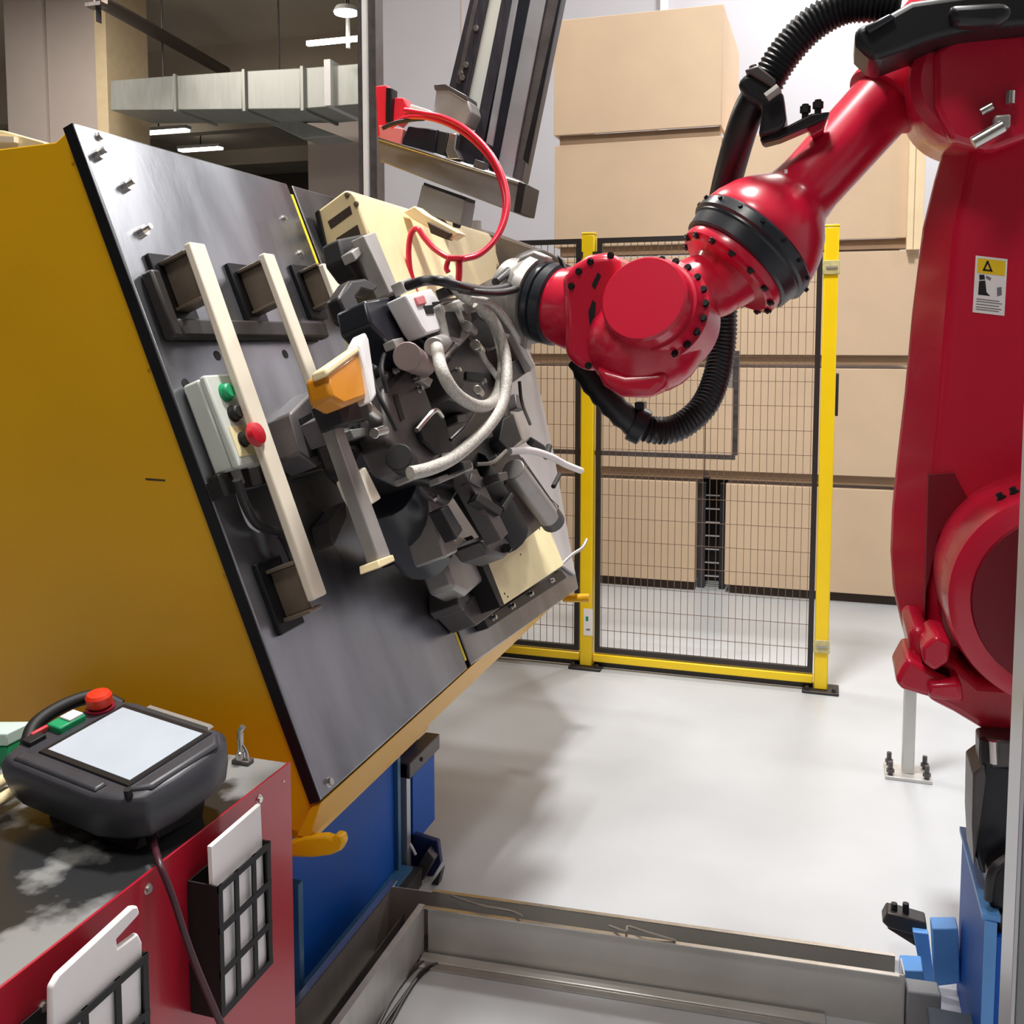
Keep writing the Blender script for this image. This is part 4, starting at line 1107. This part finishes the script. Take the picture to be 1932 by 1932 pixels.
rs('wrist_belly_cover', [(1118, 690), (1180, 706), (1262, 700), (1256, 730), (1232, 752), (1170, 750), (1136, 728)], 2.04, .12, None, .02)
rs('neck_tag', [(1330, 602), (1360, 566), (1367, 573), (1337, 607)], 2.17, .01, M_cream, .002)
# J6 flange towards the tool
Fx = atY(1085, 582, 2.21); Fd = (atY(985, 562, 2.25) - Fx).normalized()
obj('flange_neck', MB().lathe(Fx + Fd * -.06, Fd, [(0, .098), (.05, .096), (.085, .09), (.10, .086)], 48), M_red, rob)
obj('flange_ring', MB().lathe(Fx + Fd * .04, Fd, [(0, .087), (.004, .094), (.026, .094), (.028, .088), (.032, .088), (.034, .094), (.052, .092), (.056, .08)], 56), M_ring, rob, ang=25, label='black flange ring')
obj('tool_flange', MB().lathe(Fx + Fd * .096, Fd, [(0, .10), (.02, .106), (.03, .10), (.05, .09), (.085, .088)], 40), M_lgt, rob, label='grey tool flange')
rs('flange_plate', [(962, 520), (980, 484), (1008, 472), (1034, 484), (1016, 520), (998, 600), (992, 662), (968, 640), (958, 580)], 2.2, .05, M_lgt, .006, label='grey adapter plate')
rs('wire_stub', [(1060, 490), (1050, 480), (1056, 500), (1066, 508)], 2.1, .02, M_dark, .002)

# dress pack bracket and clamps carried by the forearm
br = obj('hose_bracket', MB().slab([(1432, 262), (1480, 240), (1530, 214), (1566, 210), (1560, 222), (1522, 240), (1470, 262), (1440, 270)], lambda x, y: atY(x, y, 2.22), (0, .06, 0)), M_dark, rob, bev=.004)
copies('stud', MB().cyl((0, 0, 0), (0, 0, .03), .007, n=8).cyl((0, 0, .012), (0, 0, .026), .011, n=6), M_slot, br, [(atY(1519, 224, 2.24), (0, 0, 1)), (atY(1543, 216, 2.24), (0, 0, 1))])
obj('bracket_foot', MB().slab([(1522, 240), (1564, 216), (1554, 244), (1532, 258)], lambda x, y: atY(x, y, 2.24), (0, .05, 0)), M_red, br, bev=.004)
hc = rs('hose_clamp', [(1390, 160), (1402, 140), (1444, 134), (1478, 178), (1484, 228), (1472, 246), (1430, 258), (1438, 200), (1410, 184)], 2.20, .10, M_hose, .010, label='black hose clamp')
obj('strap', MB().slab([(1404, 132), (1430, 122), (1462, 148), (1466, 170), (1450, 160), (1420, 142)], lambda x, y: atY(x, y, 2.19), (0, .12, 0)), M_mid, hc, bev=.004)
obj('clamp_screw', MB().cyl(atY(1446, 184, 2.18), atY(1470, 166, 2.18), .010, n=10), M_lgt, hc)
obj('clamp_bolt', MB().cyl(atY(1424, 140, 2.2), atY(1420, 124, 2.2), .008, n=8), M_chrome, hc)
up = rs('dress_pack_bracket', [(1612, 52), (1660, 34), (1720, 0), (1932, -30), (2000, 40), (1900, 50), (1820, 60), (1760, 74), (1690, 100), (1650, 116), (1630, 100), (1614, 84)], 2.12, .16, M_hose, .014, label='black dress pack bracket')
obj('bracket_rib', MB().slab([(1630, 50), (1680, 24), (1690, 32), (1640, 62)], lambda x, y: atY(x, y, 2.105), (0, .02, 0)), M_ring, up, bev=.004)
obj('pad', MB().slab([(1790, 8), (1900, 2), (1916, 22), (1880, 48), (1800, 44)], lambda x, y: atY(x, y, 2.08), (0, .05, 0)), M_hose, up, bev=.012)


def rhose(label, pts, r, rib, name='corrugated_hose'):
    o = obj(name, MB().tube([atY(x, y, Y) for x, y, Y in pts], r, 20, 10, rib), M_hose, ang=60)
    return tag(o, label, 'hose', 'corrugated hoses of the robot')


rhose('black corrugated hose arching over the forearm to the top of the robot', [(1700, 10, 2.25), (1650, 8, 2.25), (1590, 14, 2.25), (1530, 48, 2.25), (1480, 102, 2.25), (1444, 160, 2.25)], .037, .0105)
rhose('smooth straight black hose behind the forearm between the clamp and the wrist ring', [(1430, 176, 2.28), (1408, 220, 2.30), (1386, 290, 2.34), (1366, 370, 2.40), (1352, 460, 2.46), (1356, 540, 2.48)], .034, None)
rhose('black corrugated hose hanging in a loop below the red wrist', [(1366, 560, 2.48), (1364, 640, 2.46), (1352, 710, 2.42), (1326, 768, 2.37), (1280, 806, 2.33), (1236, 812, 2.30), (1196, 800, 2.28)], .033, .0105)
rhose('smooth black hose running from the loop up behind the wrist lobe', [(1204, 806, 2.28), (1172, 780, 2.26), (1140, 746, 2.25), (1112, 710, 2.25), (1096, 680, 2.26)], .032, .03)
t = thing('hose_joint', 'black ring joint on the hose loop under the red wrist', 'clamp', atY(1205, 800, 2.28))
d_ = (atY(1230, 812, 2.29) - atY(1185, 790, 2.28)).normalized()
c = atY(1206, 803, 2.285)
obj('ring', MB().lathe(c - d_ * .018, d_, [(0, .036), (.002, .043), (.03, .043), (.034, .036)], 28), M_ring, t)
obj('lug', MB().bb(c + V((-.008, -.02, .036)), c + V((.014, .02, .056))), M_ring, t, bev=.003)

# ================================================================== BLUE RISER, BRACKET, GREY POST
t = thing('robot_riser', 'blue welded riser under the red robot at the right rim', 'riser', (.62, 2.5, 0))
fz = .375
fY = atZ(1848, 1735, fz).y
obj('front_plate', MB().bb((.325, fY, 0), (.95, fY + .02, fz - .03)), M_blue, t, bev=.003)
obj('side_plate', MB().bb((.312, fY + .0, 0), (.3245, 2.42, fz)), M_blue, t, bev=.002)
obj('side_edge', MB().bb((.310, fY - .004, 0), (.332, fY - .0005, fz)), M_blueL, t)
obj('top_edge', MB().bb((.306, fY, fz + .0005), (.338, 2.42, fz + .012)), M_blueL, t)
obj('rear_body', MB().bb((.325, fY + .021, 0), (.95, 2.42, fz - .04)), M_blue, t)
obj('top_plate', MB().bb((.339, fY + .03, fz - .039), (.95, 2.42, fz)), M_mid, t, bev=.002)
obj('stud', MB().cyl((.33, 2.38, fz + .012), (.33, 2.38, fz + .05), .012, n=8), M_steelD, t)
t = thing('floor_bracket', 'light blue floor bracket with a black toggle clamp beside the tray', 'bracket', atZ(1745, 1850))
BY = 2.42
obj('plate', MB().slab([(1758, 1752), (1808, 1752), (1812, 1856), (1764, 1862)], lambda x, y: atY(x, y, 2.36), (0, .05, 0)), M_blueL, t, bev=.003)
obj('plate', MB().slab([(1722, 1758), (1752, 1762), (1764, 1862), (1740, 1850)], lambda x, y: atY(x, y, 2.42), (0, .02, 0)), M_blueL, t, bev=.002)
obj('foot', MB().slab([(1700, 1830), (1742, 1832), (1742, 1862), (1698, 1858)], lambda x, y: atY(x, y, 2.33), (0, .06, 0)), M_blueL, t, bev=.003)
ck = obj('clamp_body', MB().slab([(1664, 1740), (1674, 1722), (1700, 1728), (1748, 1742), (1750, 1762), (1728, 1766), (1676, 1752)], lambda x, y: atY(x, y, 2.44), (0, .05, 0)), M_blk, t, bev=.004)
obj('clamp_arm', MB().slab([(1674, 1752), (1730, 1762), (1734, 1790), (1712, 1776)], lambda x, y: atY(x, y, 2.45), (0, .02, 0)), M_skid, t, bev=.002)
for x in (1687, 1709):
    obj('stud', MB().cyl(atY(x, 1730, 2.46), atY(x, 1704, 2.46), .0075, n=10), M_slot, ck)
t = thing('junction_box', 'small grey blue junction box at the right end of the tray', 'box', atY(1820, 1932, 2.2))
obj('case', MB().bb((.23, 2.12, 0), (.334, 2.19, .075)), mat('slate_grey', (84, 98, 112), .4), t, bev=.005)
obj('lid', MB().bb((.226, 2.116, .0752), (.334, 2.194, .088)), mat('slate_grey', (84, 98, 112), .4), t, bev=.004)
obj('gland', MB().cyl((.26, 2.12, .03), (.26, 2.10, .03), .012, n=10), M_blk, t)
obj('tray_cover', MB().box(T0 + tx * (L + .052) + ty * .02 + tz * (.045), (.07, .05, .088), (tx, ty, tz)), M_grey, t, bev=.004)

t = thing('grey_post', 'smooth grey post close to the camera at the right rim', 'post', (.22, 1.04, 0))
gx = atY(1883, 1932, 1.06).x
obj('face', MB().bb((gx + .004, 1.0, 0), (gx + .09, 1.06, 2.6)), M_grey, t, bev=.002)
obj('bright_corner', MB().bb((gx, .998, 0), (gx + .0038, 1.06, 2.6)), M_alu, t, bev=.001)

# ================================================================== RED CABINET
XC, ZC = -.9, .747
yc1 = 1.528
t = cabt = thing('control_cabinet', 'red steel control cabinet with a black top in the foreground', 'cabinet', (-1.25, 1.1, 0))
obj('front_panel', MB().bb((XC - .004, .35, .0), (XC, yc1, ZC + .004)), M_redC, t, bev=.0015)
obj('side_panel', MB().bb((-1.62, yc1 - .004, 0), (XC - .0045, yc1, ZC - .001)), M_redC, t)
obj('carcass', MB().bb((-1.62, .35, 0), (XC - .0045, yc1 - .0045, ZC - .012)), M_redC, t)
obj('top_sheet', MB().bb((-1.62, .35, ZC - .0118), (XC - .0045, yc1 - .0005, ZC)), M_top, t, label='black top sheet with lamp glare and stains coloured in')
copies('screw', bolt_mb(.006, .004, 10), M_chrome, t, [(atX(x, y, XC), (1, 0, 0)) for x, y in ((489, 1508), (279, 1677), (80, 1900))])
copies('rivet', MB().cyl((0, 0, 0), (0, 0, .001), .002, n=8), M_chrome, t, [(atX(x, y, XC), (1, 0, 0)) for x, y in ((535, 1474), (420, 1932))])


def holder(y0, y1, z0, z1, lab, plab):
    XH = XC + .052
    t = thing('document_holder', lab, 'document holder', (XC + .03, (y0 + y1) / 2, z0), 'wire front holders on the cabinet')
    obj('side_wall', MB().bb((XC + .001, y0, z0), (XH, y0 + .003, z1)), M_slot, t)
    obj('side_wall', MB().bb((XC + .001, y1 - .003, z0), (XH, y1, z1)), M_slot, t)
    obj('bottom', MB().bb((XC + .001, y0 + .003, z0), (XH, y1 - .003, z0 + .003)), M_slot, t)
    obj('back', MB().bb((XC + .001, y0 + .003, z0 + .003), (XC + .003, y1 - .003, z1)), M_slot, t)
    yy = [y0 + (y1 - y0) * k / 3 for k in range(4)]; zz = [z0 + (z1 - z0) * k / 3 for k in range(4)]
    wv = .0105
    for k in range(4):
        c = min(max(yy[k], y0 + wv / 2), y1 - wv / 2)
        obj('grid_bar', MB().bb((XH, c - wv / 2, z0), (XH + .003, c + wv / 2, z1)), M_slot, t)
    for k in range(4):
        c = min(max(zz[k], z0 + wv / 2), z1 - wv / 2)
        obj('grid_bar', MB().bb((XH + .0005, y0, c - wv / 2), (XH + .0035, y1, c + wv / 2)), M_slot, t)
    return XH


pa, pb = atX(412, 1672, XC + .052), atX(510, 1582, XC + .052)
pc, pd = atX(412, 1908, XC + .052), atX(510, 1836, XC + .052)
hz1 = (pa.z + pb.z) / 2; hz0 = (pc.z + pd.z) / 2
hy0, hy1 = (pa.y + pc.y) / 2, (pb.y + pd.y) / 2
XH = holder(hy0, hy1, hz0, hz1, 'black grid front document holder nearest the yellow table', '')
# papers in it
o = obj('paper_stack', MB().prism([(XH - .012, hy0 + .004, hz0 + .004), (XH - .012, hy1 - .006, hz0 + .004), (XH - .018, hy1 - .006, hz1 + .062), (XH - .018, hy0 + .004, hz1 + .058)], (.008, 0, 0)), M_paper, bev=.001)
tag(o, 'white papers standing out of the grid holder nearest the yellow table', 'papers')
h2z = hz1 + .0; h2y1 = atX(276, 1795, XH).y; h2z = atX(276, 1795, XH).z
holder(h2y1 - (hy1 - hy0) * 1.22, h2y1, h2z - .25, h2z, 'black grid front document holder cut by the lower left corner', '')
yl = h2y1 - (hy1 - hy0) * 1.2
flag = [(XH - .016, yl, h2z - .22), (XH - .016, h2y1 - .012, h2z - .22), (XH - .016, h2y1 - .012, h2z + .008), (XH - .016, h2y1 - .02, h2z + .022), (XH - .016, h2y1 - .062, h2z + .016),
        (XH - .016, h2y1 - .058, h2z + .030), (XH - .016, h2y1 - .012, h2z + .062), (XH - .016, h2y1 - .02, h2z + .074), (XH - .016, h2y1 - .15, h2z + .03), (XH - .016, yl, h2z + .004)]
a = lambda x, y: atX(x, y, XH - .012)
flag = [a(86, 1990), a(258, 1960), a(258, 1775), a(250, 1758), a(212, 1786), a(210, 1770), a(254, 1722), a(250, 1707), a(240, 1708), a(100, 1836), a(86, 1860)]
o = obj('document_pouch', MB().prism(flag, (.009, 0, 0)), M_paper, bev=.003)
tag(o, 'white plastic document pouch with a carrying slot in the corner holder', 'pouch')

# metal fitting on the cabinet top
p = atZ(458, 1440, ZC); p = V((p.x, 1.50, ZC)) if p.y > 1.52 else p
t = thing('metal_fitting', 'small bright metal fitting with a lever on the cabinet top', 'fitting', p)
obj('base', MB().box(p + V((0, 0, .004)), (.035, .02, .008)), M_mid, t, bev=.002)
obj('stem', MB().lathe(p + V((-.004, 0, .008)), (0, 0, 1), [(0, .009), (.012, .008), (.014, .006), (.038, .0055)], 14), M_chrome, t)
obj('tip', MB().tube([p + V((-.004, 0, .045)), p + V((-.003, 0, .058)), p + V((.002, 0, .067))], .006, 10), M_chrome, t)
obj('lever', MB().tube([p + V((.012, 0, .006)), p + V((.008, 0, .022)), p + V((0, 0, .034))], .0028, 8), M_chrome, t)

# ================================================================== TEACH PENDANT
# its own axes: a runs along the long side, d across, n out of the screen
SC = V((-1.043, 1.274, .866))
pa_ = (V((-.936, 1.323, .873)) - V((-1.118, 1.361, .88)) + V((-.965, 1.183, .851)) - V((-1.153, 1.227, .858))).normalized()
pn_ = V((0, -.16, 1)).normalized()
pn_ = (pn_ - pa_ * pn_.dot(pa_)).normalized()
pd_ = pn_.cross(pa_)
def PD(a, d, n): return SC + pa_ * a + pd_ * d + pn_ * n
t = thing('teach_pendant', 'dark grey robot teach pendant lying on the black cabinet top', 'teach pendant', V((SC.x, SC.y, ZC)))
out = [(-.165, -.085), (-.155, -.115), (-.12, -.122), (.07, -.122), (.115, -.108), (.145, -.085), (.152, -.03), (.150, .03), (.140, .075), (.115, .098), (-.10, .102), (-.14, .09), (-.162, .04)]
shr = lambda k: [(a * k, d * k) for a, d in out]
obj('housing', MB().loft([[PD(a, d, -.088) for a, d in shr(.78)], [PD(a, d, -.07) for a, d in shr(.95)], [PD(a, d, -.035) for a, d in out], [PD(a, d, -.012) for a, d in shr(1.0)], [PD(a, d, 0) for a, d in shr(.94)]]), M_pend, t, bev=.006, seg=3, ang=50)
obj('bezel', MB().loft([[PD(a, d, -.0005) for a, d in ((-.105, -.082), (.105, -.082), (.105, .082), (-.105, .082))], [PD(a, d, .003) for a, d in ((-.103, -.08), (.103, -.08), (.103, .08), (-.103, .08))]]), M_pendD, t)
obj('screen', MB().prism([PD(-.0945, -.0705, .003), PD(.0945, -.0705, .003), PD(.0945, .0705, .003), PD(-.0945, .0705, .003)], pn_ * .0008), M_screen, t, label='lit blank pale screen')
obj('front_lip', MB().loft([[PD(a, d, .0) for a, d in ((-.125, -.112), (.07, -.112), (.07, -.09), (-.125, -.09))], [PD(a, d, .005) for a, d in ((-.12, -.108), (.066, -.108), (.066, -.092), (-.12, -.092))]]), M_pend, t, bev=.002)
obj('right_grip', MB().loft([[PD(a, d, -.001) for a, d in ((.112, -.09), (.14, -.07), (.143, .06), (.112, .085))], [PD(a, d, .006) for a, d in ((.114, -.086), (.135, -.066), (.138, .055), (.114, .08))]]), M_pend, t, bev=.003)
obj('rear_bar', MB().loft([[PD(a, d, 0) for a, d in ((-.06, .086), (.09, .086), (.09, .098), (-.06, .098))], [PD(a, d, .004) for a, d in ((-.057, .088), (.087, .088), (.087, .096), (-.057, .096))]]), M_lgt, t)
obj('knob', MB().cyl(PD(.12, -.094, -.002), PD(.12, -.094, .010), .006, n=14), M_slot, t)
obj('grip_strap', MB().tube([PD(-.158, -.07, -.02), PD(-.186, -.03, .0), PD(-.192, .03, .004), PD(-.175, .08, .0), PD(-.14, .10, -.02)], .012, 12), M_slot, t)
obj('stand_block', MB().loft([[PD(a, d, -.088) for a, d in ((-.10, -.07), (.10, -.07), (.1, .06), (-.10, .06))], [V((PD(a, d, 0).x, PD(a, d, 0).y, ZC + .001)) for a, d in ((-.10, -.07), (.10, -.07), (.1, .06), (-.10, .06))]]), M_slot, t)
es = obj('emergency_stop', MB().lathe(PD(-.132, .055, -.004), pn_, [(0, .014), (.012, .014), (.013, .021), (.028, .0215), (.033, .018), (.035, .008)], 26), M_estop, t, label='red emergency stop button')
obj('collar', MB().cyl(PD(-.132, .055, -.006), PD(-.132, .055, .004), .024, n=24), mat('collar_crimson', (140, 24, 50), .4), es)
obj('key_block', MB().box(PD(-.138, -.005, .004), (.034, .05, .014), (pa_, pd_, pn_)), M_green, t, bev=.003, label='green key block')
obj('key_top', MB().box(PD(-.136, .004, .0125), (.026, .026, .004), (pa_, pd_, pn_)), M_wht, t, bev=.001)
obj('key_switch', MB().box(PD(-.142, -.062, .003), (.022, .03, .010), (pa_, pd_, pn_)), M_slot, t, bev=.002)
obj('key_tab', MB().box(PD(-.152, -.045, .006), (.008, .03, .008), (pa_, pd_, pn_)), mat('tab_red', (206, 60, 70), .4), t, bev=.002)
# cable over the cabinet edge
cp = [atX(283, 1566, XC - .05), atX(290, 1590, XC - .03), atX(302, 1632, XC + .012), atX(325, 1690, XC + .03), atX(365, 1810, XC + .05), atX(420, 1940, XC + .075), atX(450, 2010, XC + .085)]
obj('cable', MB().tube(cp, .0052, 12, 8), mat('pendant_cable', (70, 34, 44), .35), t, label='dark cable')
obj('strain_relief', MB().tube([atX(280, 1556, XC - .055), atX(289, 1586, XC - .034)], .0095, 12, 0), M_slot, t)

# things at the left rim behind the pendant
t = thing('green_packet', 'green and white plastic packet at the left rim beside the pendant', 'packet', V((-1.36, 1.35, ZC)))
q = atY(-20, 1450, 1.34)
obj('body', MB().slab([(-60, 1408), (14, 1408), (16, 1440), (14, 1452), (-60, 1456)], lambda x, y: atY(x, y, 1.36), (0, .06, 0)), M_green, t, bev=.004)
obj('cap', MB().slab([(-60, 1384), (12, 1384), (13, 1408), (-60, 1408)], lambda x, y: atY(x, y, 1.358), (0, .06, 0)), mat('pale_green', (206, 232, 220), .5), t, bev=.003)
obj('foot', MB().bb(V((q.x - .05, 1.37, ZC + .001)), V((q.x + .03, 1.41, q.z))), M_green, t)
for k, (ya_, lab) in enumerate(((0, 'upper pale rail stub at the left rim of the cabinet top'), (34, 'lower pale rail stub at the left rim of the cabinet top'))):
    t = thing('rail_stub', lab, 'rail', atZ(0, 1480 + ya_, ZC + .03), 'pale rails on the cabinet top')
    a_, b_ = atZ(-40, 1500 + ya_, ZC + .02), atZ(22, 1462 + ya_, ZC + .02)
    obj('rail', MB().tube([a_, b_], .010, 12, 0), M_cream, t)
    obj('saddle', MB().bb(V((a_.x - .01, a_.y - .01, ZC + .0005)), V((a_.x + .01, a_.y + .01, ZC + .02))), M_blk, t)
